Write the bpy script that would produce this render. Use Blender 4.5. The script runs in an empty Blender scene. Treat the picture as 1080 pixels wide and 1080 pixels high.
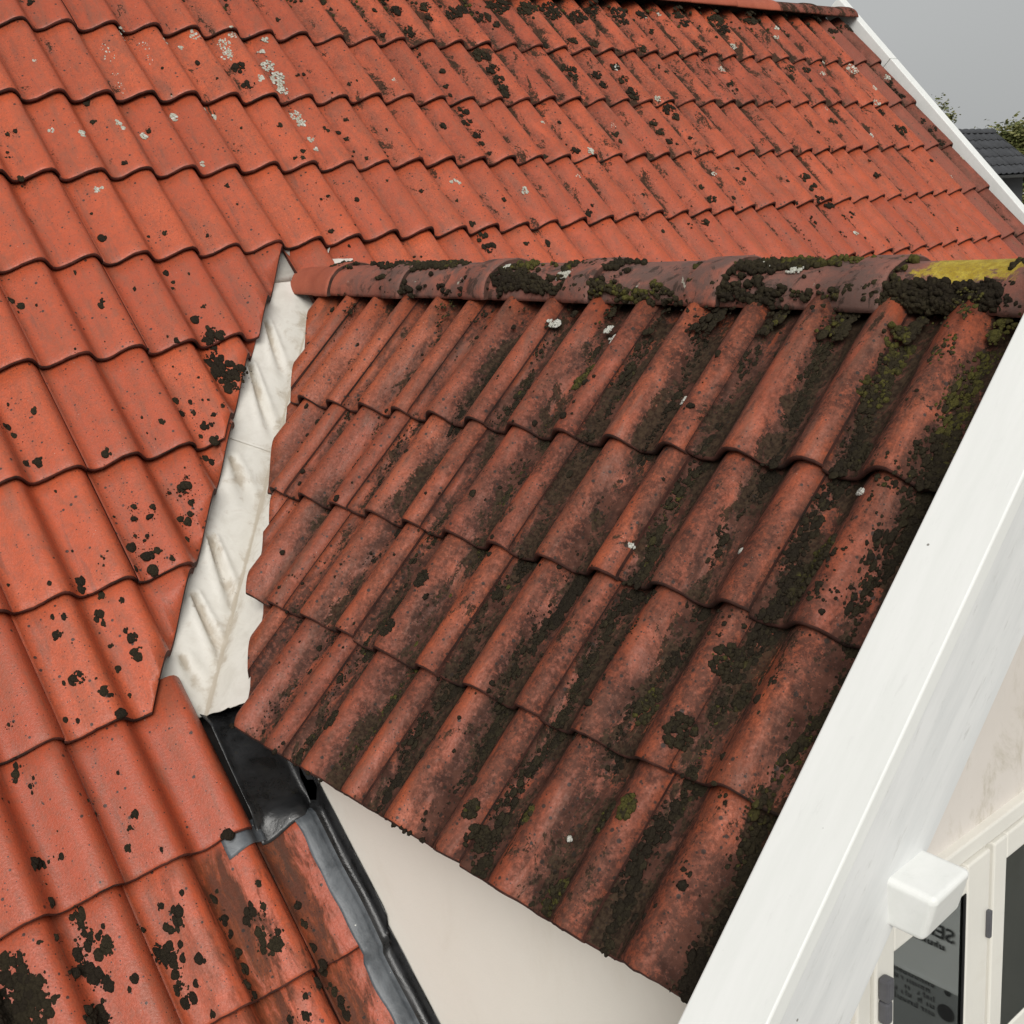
import bpy, bmesh, math, random
import numpy as np
from mathutils import Vector, Matrix, noise
R = math.radians
rng = random.Random(11)
nrg = np.random.default_rng(5)
scn = bpy.context.scene
COL = scn.collection

# ------------------------------------------------------------------ camera
ROT = ((0.75857551, -0.64751493, -0.07271601),
       (0.21285035, 0.14077615, 0.96689027),
       (-0.61583921, -0.74893691, 0.24461312))          # world -> camera
CAM = Vector((-1.41360778, -3.99888272, -0.75785872))
FPX = 1206.1837
cam = bpy.data.cameras.new('camera')
cam.sensor_width = 36.0
cam.lens = 36.0 * FPX / 1080.0
cam.clip_start = 0.05
cam.clip_end = 3000
camo = bpy.data.objects.new('camera', cam)
COL.objects.link(camo)
M3 = Matrix(ROT).transposed()
camo.matrix_world = Matrix.Translation(CAM) @ M3.to_4x4()
scn.camera = camo

# ------------------------------------------------------------------ sky
SUN_EL, SUN_AZ = R(37), R(221)      # azimuth of the sun measured from +Y towards +X
w = bpy.data.worlds.new('World')
scn.world = w
w.use_nodes = True
wn = w.node_tree.nodes
wl = w.node_tree.links
bg = wn['Background']
sky = wn.new('ShaderNodeTexSky')
sky.sky_type = 'NISHITA'
sky.sun_disc = False
sky.sun_elevation = SUN_EL
sky.sun_rotation = SUN_AZ
sky.dust_density = 6.0
bw = wn.new('ShaderNodeHueSaturation')
bw.inputs['Saturation'].default_value = 0.06
wl.new(sky.outputs[0], bw.inputs['Color'])
cl = wn.new('ShaderNodeTexNoise')
cl.inputs['Scale'].default_value = 1.6
cl.inputs['Detail'].default_value = 3
cr = wn.new('ShaderNodeMapRange')
cr.inputs['To Min'].default_value = 3.35
cr.inputs['To Max'].default_value = 4.55
wl.new(cl.outputs['Fac'], cr.inputs['Value'])
tint = wn.new('ShaderNodeMix')
tint.data_type = 'RGBA'
tint.blend_type = 'MULTIPLY'
tint.inputs['Factor'].default_value = 1
tint.inputs['A'].default_value = (0.975, 1.0, 1.0, 1)
wl.new(cr.outputs[0], tint.inputs['B'])
mx = wn.new('ShaderNodeMix')
mx.data_type = 'RGBA'
mx.inputs['Factor'].default_value = 0.82
wl.new(bw.outputs[0], mx.inputs['A'])
wl.new(tint.outputs['Result'], mx.inputs['B'])
wl.new(mx.outputs['Result'], bg.inputs['Color'])
bg.inputs['Strength'].default_value = 0.079

# ------------------------------------------------------------------ sun (overcast)
sl = bpy.data.lights.new('sun', 'SUN')
sl.energy = 1.5
sl.angle = R(35)
sl.color = (1.0, 0.97, 0.92)
so = bpy.data.objects.new('sun', sl)
COL.objects.link(so)
sd = Vector((math.sin(SUN_AZ) * math.cos(SUN_EL), math.cos(SUN_AZ) * math.cos(SUN_EL), math.sin(SUN_EL)))
so.rotation_euler = sd.to_track_quat('Z', 'Y').to_euler()
so.location = (-3, -6, 8)

# ------------------------------------------------------------------ exposure
scn.view_settings.view_transform = 'Standard'
scn.view_settings.look = 'None'
scn.view_settings.exposure = 0.68
scn.view_settings.gamma = 1.0
scn.view_settings.use_curve_mapping = False
scn.render.engine = 'CYCLES'

# ------------------------------------------------------------------ geometry constants
AL, BE = 0.8378168661, 0.7824883726            # roof pitches
GA, GB = 0.33923496, 0.28240321                # course gauges
WT = 0.30                                      # tile cover width (two rolls)
HR = 0.046                                     # height of a roll
TR = 0.021                                     # rise of one course over the next
TH = 0.016                                     # tile thickness
D0 = Vector((0.17160664, -2.28967932, -1.19243118))   # dormer: a joint on the first course edge
UPA = Vector((0, math.cos(AL), math.sin(AL)))
NA = Vector((0, -math.sin(AL), math.cos(AL)))
UPB = Vector((math.cos(BE), 0, math.sin(BE)))
NB = Vector((-math.sin(BE), 0, math.cos(BE)))
XA, XB = Vector((1, 0, 0)), Vector((0, -1, 0))
RX = 0.535                                     # dormer ridge x
GY = -3.0                                      # gable wall face
WX = -0.255                                    # cheek wall face


def frame(o, x, y, z):
    m = Matrix.Identity(4)
    for i in range(3):
        m[i][0], m[i][1], m[i][2], m[i][3] = x[i], y[i], z[i], o[i]
    return m


MA = frame(Vector((0, 0, 0)), XA, UPA, NA)     # main roof frame  (u, v, h)
MB = frame(D0, XB, UPB, NB)                    # dormer roof frame (u, v, h)
MAI, MBI = MA.inverted(), MB.inverted()


def ray(px, py):
    return M3 @ Vector(((px - 540) / FPX, -(py - 540) / FPX, -1))


def hit(px, py, p, n):
    d = ray(px, py)
    return CAM + d * ((p - CAM).dot(n) / d.dot(n))


def hitA(px, py, h=-0.02):
    q = MAI @ hit(px, py, NA * h, NA)
    return q.x, q.y


def hitB(px, py, h=0.02):
    q = MBI @ hit(px, py, D0 + NB * h, NB)
    return q.x, q.y


CR1, CR2 = 0.120, 0.270                        # crests of the two rolls on one tile
HB0 = -.020                                    # trough level of the dormer tiles in their frame


PRA = (.098, .047, 1.75)                       # left flank, right flank, power: main roof tiles
PRB = (.068, .052, 1.35)                       # dormer tiles: crisper rolls, flatter pans


def prof(u, q=PRA):
    lw_, rw_, pe_ = q
    u = u % WT
    best = 0.0
    for c in (CR1, CR2):
        d = u - c
        wd = lw_ if d < 0 else rw_
        if abs(d) < wd:
            best = max(best, math.cos(math.pi / 2 * abs(d) / wd) ** pe_)
    if u < rw_ - .030:                            # foot of the neighbour's roll, carried on under the interlock
        best = max(best, .78 * math.cos(math.pi / 2 * (u + .030) / rw_) ** pe_)
    return best


def surfA(u, v, lift=0.0):
    r = math.ceil(-v / GA - 1e-9)
    vp = v + r * GA
    h = HR * prof(u + CR1) - HR - TR * vp / GA + lift
    return MA @ Vector((u, v, h))


def surfB(u, v, lift=0.0):
    r = math.ceil(-v / GB - 1e-9)
    vp = v + r * GB
    h = HR * prof(u, PRB) + HB0 - TR * vp / GB + lift
    return MB @ Vector((u, v, h))


# ------------------------------------------------------------------ object helpers
def obj(name, me, parent=None, mats=(), label=None):
    o = bpy.data.objects.new(name, me)
    COL.objects.link(o)
    if parent:
        o.parent = parent
    if me is not None and len(mats) and not me.materials:
        for m in mats:
            me.materials.append(m)
    if label:
        o['label'] = label
    return o


def empty(name, label, cat, loc=(0, 0, 0), group=None):
    o = bpy.data.objects.new(name, None)
    COL.objects.link(o)
    o.location = loc
    o['label'] = label
    o['category'] = cat
    if group:
        o['group'] = group
    return o


def from_bm(name, bm, smooth=False):
    me = bpy.data.meshes.new(name)
    bm.normal_update()
    bm.to_mesh(me)
    bm.free()
    if smooth:
        me.polygons.foreach_set('use_smooth', [True] * len(me.polygons))
    return me


def box_bm(bm, M, x0, x1, y0, y1, z0, z1, bev=0.0, seg=2):
    vs = [bm.verts.new(M @ Vector((x, y, z))) for x in (x0, x1) for y in (y0, y1) for z in (z0, z1)]
    fs = [(0, 1, 3, 2), (4, 6, 7, 5), (0, 4, 5, 1), (2, 3, 7, 6), (0, 2, 6, 4), (1, 5, 7, 3)]
    faces = [bm.faces.new([vs[i] for i in f]) for f in fs]
    if bev:
        es = {e for f in faces for e in f.edges}
        bmesh.ops.bevel(bm, geom=list(es), offset=bev, segments=seg, affect='EDGES', profile=0.5)
    return vs


def box_me(name, M, *a, bev=0.0, seg=2):
    bm = bmesh.new()
    box_bm(bm, M, *a, bev=bev, seg=seg)
    bmesh.ops.recalc_face_normals(bm, faces=bm.faces)
    return from_bm(name, bm)


I4 = Matrix.Identity(4)


# ------------------------------------------------------------------ material helpers
class NT:
    def __init__(s, name):
        s.m = bpy.data.materials.new(name)
        s.m.use_nodes = True
        s.n = s.m.node_tree.nodes
        s.l = s.m.node_tree.links
        s.b = s.n['Principled BSDF']

    def link(s, a, b):
        s.l.new(a, b)

    def setv(s, sock, v):
        if hasattr(v, 'links') or isinstance(v, bpy.types.NodeSocket):
            s.l.new(v, sock)
        else:
            sock.default_value = v

    def coord(s, ob=None, scale=(1, 1, 1), loc=(0, 0, 0)):
        t = s.n.new('ShaderNodeTexCoord')
        if ob:
            t.object = ob
            o = t.outputs['Object']
        else:
            g = s.n.new('ShaderNodeNewGeometry')
            o = g.outputs['Position']
        mp = s.n.new('ShaderNodeMapping')
        mp.inputs['Scale'].default_value = scale
        mp.inputs['Location'].default_value = loc
        s.l.new(o, mp.inputs['Vector'])
        return mp.outputs[0]

    def noise(s, vec, scale, detail=4, rough=0.6, dist=0.0):
        t = s.n.new('ShaderNodeTexNoise')
        t.inputs['Scale'].default_value = scale
        t.inputs['Detail'].default_value = detail
        t.inputs['Roughness'].default_value = rough
        t.inputs['Distortion'].default_value = dist
        s.l.new(vec, t.inputs['Vector'])
        return t.outputs['Fac']

    def voro(s, vec, scale, feature='F1', rnd=1.0):
        t = s.n.new('ShaderNodeTexVoronoi')
        t.feature = feature
        t.inputs['Scale'].default_value = scale
        t.inputs['Randomness'].default_value = rnd
        s.l.new(vec, t.inputs['Vector'])
        return t

    def rng(s, v, a, b, c=0.0, d=1.0, smooth=True):
        t = s.n.new('ShaderNodeMapRange')
        if smooth:
            t.interpolation_type = 'SMOOTHSTEP'
        s.setv(t.inputs['Value'], v)
        t.inputs['From Min'].default_value = a
        t.inputs['From Max'].default_value = b
        t.inputs['To Min'].default_value = c
        t.inputs['To Max'].default_value = d
        return t.outputs[0]

    def math(s, op, a, b=None, clamp=False):
        t = s.n.new('ShaderNodeMath')
        t.operation = op
        t.use_clamp = clamp
        s.setv(t.inputs[0], a)
        if b is not None:
            s.setv(t.inputs[1], b)
        return t.outputs[0]

    def mix(s, f, a, b, mode='MIX'):
        t = s.n.new('ShaderNodeMix')
        t.data_type = 'RGBA'
        t.blend_type = mode
        s.setv(t.inputs['Factor'], f)
        s.setv(t.inputs['A'], a if not isinstance(a, tuple) else (*a, 1))
        s.setv(t.inputs['B'], b if not isinstance(b, tuple) else (*b, 1))
        return t.outputs['Result']

    def attr(s, name):
        t = s.n.new('ShaderNodeAttribute')
        t.attribute_name = name
        return t.outputs['Fac']

    def bump(s, h, strength, dist, prev=None):
        t = s.n.new('ShaderNodeBump')
        t.inputs['Strength'].default_value = strength
        t.inputs['Distance'].default_value = dist
        s.l.new(h, t.inputs['Height'])
        if prev:
            s.l.new(prev, t.inputs['Normal'])
        return t.outputs[0]

    def out(s, color=None, rough=None, normal=None, spec=None):
        if color is not None:
            s.setv(s.b.inputs['Base Color'], color if not isinstance(color, tuple) else (*color, 1))
        if rough is not None:
            s.setv(s.b.inputs['Roughness'], rough)
        if normal is not None:
            s.l.new(normal, s.b.inputs['Normal'])
        if spec is not None:
            s.b.inputs['Specular IOR Level'].default_value = spec
        return s.m


def simple(name, col, rough=0.6, var=0.12, scale=8.0, bump=0.0, bscale=120.0, dirt_shade=None, dirtf=0.3, dscale=3.0,
           stretch=(1, 1, 1), spec=0.4, metal=0.0):
    t = NT(name)
    P = t.coord()
    Ps = t.coord(scale=stretch)
    n = t.noise(Ps, scale, 5)
    c = t.mix(t.rng(n, .3, .7), tuple(x * (1 - var) for x in col), tuple(min(1, x * (1 + var)) for x in col))
    if dirt_shade:
        d = t.noise(Ps, dscale, 6, .7)
        c = t.mix(t.rng(d, .48, .75, 0, dirtf), c, dirt_shade)
    nb = t.bump(t.noise(P, bscale, 4), bump, 0.003) if bump else None
    t.b.inputs['Metallic'].default_value = metal
    return t.out(c, rough, nb, spec)


# ------------------------------------------------------------------ ground, far setting
ground_mat = simple('ground_gravel', (.33, .315, .28), .9, .2, .4, .3, 8, (.12, .12, .07), .6, .15)
bm = bmesh.new()
for x, y in ((-900, -900), (900, -900), (900, 900), (-900, 900)):
    bm.verts.new((x, y, -6.2))
bm.faces.new(bm.verts)
g = obj('ground', from_bm('ground', bm), None, [ground_mat])
g['kind'] = 'structure'
g['label'] = 'pale gravel yard far below the roofs'

# ------------------------------------------------------------------ house root and roof decks
house = empty('house', 'orange red tiled house with a mossy gabled dormer and white barge boards', 'house', (0, 0, -6.2))
deck_mat = simple('deck_felt', (.035, .03, .028), .9, .2, 20, .3, 80)
HI = Matrix.Translation((0, 0, 6.2))       # house space -> keep parts in world coordinates


def part(name, me, parent=house, mats=(), mw=None, label=None):
    o = obj(name, me, parent, mats, label)
    if parent is house:
        o.matrix_parent_inverse = HI
        o.matrix_basis = mw if mw is not None else I4
    elif parent is not None:
        o.matrix_parent_inverse = I4
        o.matrix_basis = mw if mw is not None else I4
    return o


def deck_mesh(name, pts, th):
    bm = bmesh.new()
    top = [bm.verts.new((p[0], p[1], p[2])) for p in pts]
    bot = [bm.verts.new((p[0], p[1], p[2] - th)) for p in pts]
    bm.faces.new(top)
    bm.faces.new(bot[::-1])
    n = len(pts)
    for i in range(n):
        bm.faces.new((top[i], bot[i], bot[(i + 1) % n], top[(i + 1) % n]))
    bmesh.ops.recalc_face_normals(bm, faces=bm.faces)
    return from_bm(name, bm)


VR = 0.53                                    # main ridge v
HDA, HDB = -0.130, -0.080                    # deck levels
main_roof = part('main_roof', deck_mesh('main_roof_deck', [(-3.2, -4.6, HDA), (5.0, -4.6, HDA), (5.0, VR, HDA), (-3.2, VR, HDA)], .04),
                 house, [deck_mat], MA, 'steep main roof of wavy orange red tiles')
# dormer deck: parallelogram-like piece that stops at the valley
vr = (RX - D0.x) / math.cos(BE)              # v of dormer ridge


def valley_u(v, hA=HDA, hB=HDB):
    """u of the valley line on the dormer frame at slope position v"""
    p = MB @ Vector((0, v, hB))
    # point on plane A at offset hA with same x,z: y from plane equation  (P - NA*hA).NA = 0
    y = (p.z * NA.z - hA) / (-NA.y)
    return -(y - D0.y)


dpts = []
for v in (-.80, vr - .085):
    dpts.append((valley_u(v), v, HDB))
dl = [dpts[0], (0.82, -.80, HDB), (0.82, vr - .085, HDB), dpts[1]]
dl = [dl[1], dl[2], dl[3], dl[0]]
dormer_roof = part('dormer_roof', deck_mesh('dormer_roof_deck', dl, .03), house, [deck_mat], MB,
                   'dormer roof of dark mossy weathered tiles')
# the far slope of the dormer, mirrored about the ridge
MBm = Matrix.Translation((2 * RX, 0, 0)) @ Matrix.Scale(-1, 4, (1, 0, 0)) @ MB
part('dormer_deck', (lambda me: (me.transform(MBm), me.flip_normals(), me)[2])(deck_mesh('dormer_far_deck', dl, .03)), house, [deck_mat])


# ------------------------------------------------------------------ tile materials
def tile_mat(name, ob, c_lo, c_hi, algae, gx0, gx1, speck, weather, gloss=.55, main=False):
    t = NT(name)
    P = t.coord(ob)
    S = t.coord(ob, (9, 2.2, 9))
    pr = t.attr('prof')
    oi = t.n.new('ShaderNodeObjectInfo').outputs['Random']
    n1 = t.noise(P, 2.3, 5, .6)
    n2 = t.noise(P, 17, 6, .65)
    base = t.mix(t.rng(n1, .3, .7), c_lo, c_hi)
    base = t.mix(t.rng(oi, 0, 1, 0.0, .62, False), base, (c_lo[0] * .66, c_lo[1] * .60, c_lo[2] * .72))
    base = t.mix(t.rng(n2, .35, .75, 0, .30), base, tuple(x * .62 for x in c_lo))
    # worn paint along the crests, grey weathering in streaks
    st = t.noise(S, 2.4, 6, .68, .4)
    wm = t.math('MULTIPLY', t.rng(st, .47, .68), weather)
    base = t.mix(wm, base, (.23, .088, .052) if main else (.19, .078, .046))
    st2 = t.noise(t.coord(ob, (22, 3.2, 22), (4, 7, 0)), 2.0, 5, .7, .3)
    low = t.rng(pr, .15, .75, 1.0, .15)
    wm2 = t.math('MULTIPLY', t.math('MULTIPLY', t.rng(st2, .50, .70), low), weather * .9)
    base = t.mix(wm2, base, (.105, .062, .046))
    # grain of the sanded concrete
    gr = t.noise(P, 210, 3, .75)
    base = t.mix(t.math('MULTIPLY', t.rng(gr, .36, .68), t.rng(n1, .35, .65, .18 if main else .40, .55 if main else .75)), base, tuple(x * .45 for x in c_lo))
    gm = t.noise(t.coord(ob, loc=(5, 2, 1)), 62, 4, .7)
    base = t.mix(t.rng(gm, .42, .74, .0, .42), base, (.20, .075, .045))
    sp = t.voro(P, 150)
    base = t.mix(t.math('MULTIPLY', t.rng(sp.outputs['Distance'], .16, .10), t.rng(sp.outputs['Color'], .90, .93)), base, (.55, .40, .33))
    # algae film: blotchy, stronger towards the gable
    sx = t.n.new('ShaderNodeSeparateXYZ')
    t.link(P, sx.inputs[0])
    grd = t.rng(sx.outputs['X'], gx0, gx1, .15, 1.0)
    an = t.noise(t.coord(ob, (6, 2.6, 6), (2, 3, 0)), 1.6, 6, .72, .5)
    am = t.math('MULTIPLY', t.rng(an, .33, .56), grd)
    am = t.math('MULTIPLY', am, t.rng(pr, .05, .85, 1.0, .46))
    am = t.math('MULTIPLY', am, t.rng(t.noise(t.coord(ob, loc=(1, 4, 2)), 95, 4, .75), .32, .60, .35, 1.0))
    am = t.math('MULTIPLY', am, algae)
    if main:
        # the upper courses carry most of the film, the sheltered lower left hardly any
        am = t.math('MULTIPLY', am, t.rng(sx.outputs['Y'], -1.5, .25, .35, 1.0))
    if not main:
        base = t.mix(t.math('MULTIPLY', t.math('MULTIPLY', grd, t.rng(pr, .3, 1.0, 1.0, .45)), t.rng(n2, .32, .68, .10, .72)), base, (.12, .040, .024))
    ac = t.mix(t.rng(t.noise(P, 30, 5), .35, .65), (.034, .019, .015), (.080, .038, .028))
    base = t.mix(t.math('MINIMUM', am, .93), base, ac)
    # sooty crust: broken patches with crisp ragged edges, mostly off the crests
    so1 = t.noise(t.coord(ob, (1.5, .8, 1.5), (7, 5, 0)), 9, 7, .74, .5)
    fg = t.noise(t.coord(ob, loc=(2, 9, 4)), 130, 3, .75)
    so2 = t.math('SUBTRACT', t.math('ADD', so1, t.rng(fg, .3, .7, -.055, .055, False)), t.rng(pr, .0, .70, -.005, .125))
    so2 = t.math('ADD', so2, t.rng(grd, .15, 1, -.10, .055))
    if main:
        so2 = t.math('ADD', so2, t.rng(sx.outputs['Y'], -2.0, .1, -.10, .022))
    sc_ = t.mix(t.rng(t.noise(P, 120, 3, .7), .35, .65), (.020, .013, .009), (.050, .034, .021))
    sm_ = t.rng(so2, .52, .565, 0, .93)
    base = t.mix(sm_, base, sc_)
    if main:
        # wet green and rust run-off stain beside the flashing
        wb = t.math('MULTIPLY', t.rng(sx.outputs['X'], -.74, -.52), t.rng(sx.outputs['Y'], -2.70, -2.74))
        wn_ = t.noise(t.coord(ob, (5, 1.2, 5)), 6, 6, .7, .4)
        wk = t.math('MULTIPLY', wb, t.rng(t.math('SUBTRACT', wn_, t.rng(pr, .1, .8, -.08, .09)), .36, .56))
        wk = t.math('MULTIPLY', wk, t.rng(sx.outputs['X'], .2, .0))
        base = t.mix(t.math('MULTIPLY', wk, .78), base, t.mix(t.rng(wn_, .44, .56), (.115, .034, .011), (.022, .019, .012)))
        sm_ = t.math('MAXIMUM', sm_, t.math('MULTIPLY', wk, .6))
    # tiny dark lichen specks at two sizes
    cln = t.noise(P, 4.5, 4, .6)
    for sc, rmin, rmax, th in ((62, .05, .30, .62), (150, .05, .32, .70)):
        v = t.voro(t.coord(ob, (1, 1, 1), (sc * .13, 0, 0)), sc)
        cs = t.n.new('ShaderNodeSeparateColor')
        t.link(v.outputs['Color'], cs.inputs[0])
        rad = t.rng(cs.outputs[0], 0, 1, rmin, rmax, False)
        inside = t.math('MULTIPLY', t.math('SUBTRACT', rad, v.outputs['Distance']), 14.0, True)
        thr = t.math('ADD', cs.outputs[1], t.rng(cln, .3, .7, -.25, .22, False))
        m = t.math('MULTIPLY', inside, t.rng(thr, 1.02 - speck, 1.06 - speck))
        base = t.mix(t.math('MULTIPLY', m, .9), base, (.028, .021, .017))
    b1 = t.bump(gr, .45, .0022)
    b2 = t.bump(n2, .25, .004, b1)
    rg = t.rng(gr, .3, .7, gloss - .04, gloss + .12)
    dull = t.math('MAXIMUM', sm_, t.math('MULTIPLY', am, .8), True)
    rg = t.math('ADD', rg, t.math('MULTIPLY', dull, .4), True)
    t.link(t.rng(dull, 0, 1, .42, .07, False), t.b.inputs['Specular IOR Level'])
    return t.out(base, rg, b2)


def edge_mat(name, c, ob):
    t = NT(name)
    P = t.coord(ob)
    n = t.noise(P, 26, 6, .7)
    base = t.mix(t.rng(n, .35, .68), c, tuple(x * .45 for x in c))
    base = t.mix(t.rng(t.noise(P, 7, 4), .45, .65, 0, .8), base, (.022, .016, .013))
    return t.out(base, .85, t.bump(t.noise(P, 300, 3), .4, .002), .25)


mat_A = tile_mat('main_tile_paint', main_roof, (.50, .092, .035), (.60, .120, .045), .95, -.6, 2.8, .36, .50, .38, True)
mat_B = tile_mat('dormer_tile_paint', dormer_roof, (.43, .088, .033), (.54, .124, .043), 1.85, -1.8, .45, .62, .88, .42)
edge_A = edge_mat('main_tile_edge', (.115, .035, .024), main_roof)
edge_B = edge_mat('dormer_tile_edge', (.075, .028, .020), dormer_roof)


# ------------------------------------------------------------------ tiles
def tile_bm(seed, L, q):
    rr = random.Random(seed)
    us = []
    n = 30
    for i in range(n + 1):
        us.append(WT * i / n)
    path = [(L, 0), (L * .72, 0), (L * .45, 0), (L * .2, 0), (.030, 0), (.010, -.0006), (.0035, -.0025), (.0004, -.0065),
            (.0012, -.0130), (.006, -TH - .001), (L, -TH)]
    bm = bmesh.new()
    lp = bm.verts.layers.float.new('prof')
    rows = []
    off = Vector((seed * 7.3, seed * 3.1, 0))
    for i, u in enumerate(us):
        p = prof(min(u, WT - 1e-5), q)
        # interlock step: the right edge carries its own height
        if i >= n - 1:
            p = math.cos(math.pi / 2 * (u - CR2) / q[1]) ** q[2]
        row = []
        for j, (v, d) in enumerate(path):
            jit = 0.0
            if 4 <= j <= 9:
                jit = .0035 * noise.noise(Vector((u * 22, j * .15, 0)) + off) + .0014 * noise.noise(Vector((u * 90, 0, 3)) + off)
            z = HR * p
            nz = .0010 * noise.noise(Vector((u * 14, v * 9, 1)) + off)
            if i >= n and j <= 9:
                nz -= .0015
            vtx = bm.verts.new((u, v + jit, z + d + nz))
            vtx[lp] = p
            row.append(vtx)
        rows.append(row)
    m = len(path)
    for i in range(n):
        for j in range(m):
            k = (j + 1) % m
            f = bm.faces.new((rows[i][j], rows[i][k], rows[i + 1][k], rows[i + 1][j]))
            f.smooth = True
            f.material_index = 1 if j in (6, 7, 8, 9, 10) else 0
    for row, fl in ((rows[0], True), (rows[-1], False)):
        f = bm.faces.new(row if fl else row[::-1])
        f.material_index = 1
        f.smooth = False
    bmesh.ops.recalc_face_normals(bm, faces=bm.faces)
    return bm


def shear(bm, g):
    for v in bm.verts:
        v.co.z -= TR * v.co.y / g


def tile_meshes(tag, L, g, mats, base_h, count=6, seed0=0, q=PRA):
    out = []
    for s in range(count):
        bm = tile_bm(seed0 + s, L, q)
        shear(bm, g)
        for v in bm.verts:
            v.co.z += base_h
        me = from_bm('%s_tile_%d' % (tag, s), bm)
        for m in mats:
            me.materials.append(m)
        out.append(me)
    return out


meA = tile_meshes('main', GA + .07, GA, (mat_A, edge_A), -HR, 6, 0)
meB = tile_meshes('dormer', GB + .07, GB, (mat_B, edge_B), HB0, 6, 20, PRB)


mat_V = tile_mat('verge_tile_dark', main_roof, (.30, .075, .042), (.36, .09, .05), .95, 4.80, 4.90, .40, .7)  # darker than the other main tiles, most of all on the last roll
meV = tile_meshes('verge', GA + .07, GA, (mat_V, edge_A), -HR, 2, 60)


def cut_mesh(me, planes, nm):
    """planes in tile-local space: (co, no) ; keeps the side opposite to no"""
    bm = bmesh.new()
    bm.from_mesh(me)
    for co, no in planes:
        geo = bm.verts[:] + bm.edges[:] + bm.faces[:]
        r = bmesh.ops.bisect_plane(bm, geom=geo, plane_co=co, plane_no=no, clear_outer=True, dist=1e-6)
        ed = [e for e in r['geom_cut'] if isinstance(e, bmesh.types.BMEdge)]
        if ed:
            ff = bmesh.ops.holes_fill(bm, edges=[e for e in ed if e.is_valid and e.is_boundary], sides=0)
            for f in ff['faces']:
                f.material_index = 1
                f.smooth = False
    if not bm.faces or len(bm.verts) < 12:
        bm.free()
        return None
    m2 = bpy.data.meshes.new(nm)
    bm.to_mesh(m2)
    bm.free()
    for m in me.materials:
        m2.materials.append(m)
    return m2


# valley cut lines.  main: x = .39 + (y+.737)*1.076 on the crest plane; keep tiles to the left / above
cA0 = MAI @ Vector((.395, -.737, -.737 * math.tan(AL)))
cA1 = MAI @ Vector((-.425, -1.497, -1.497 * math.tan(AL)))
dirA = (cA1 - cA0)
dirA.z = 0
dirA.normalize()
nCutA = Vector((-dirA.y, dirA.x, 0))
if nCutA.x < 0:
    nCutA = -nCutA                    # points to the dormer side (outer, removed)
cB0 = MBI @ Vector((.445, -.842, D0.z + (.445 - D0.x) * math.tan(BE)))
cB1 = MBI @ Vector((-.40, -1.728, D0.z + (-.40 - D0.x) * math.tan(BE)))
dirB = cB1 - cB0
dirB.z = 0
dirB.normalize()
nCutB = Vector((-dirB.y, dirB.x, 0))
if nCutB.x > 0:
    nCutB = -nCutB

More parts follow.
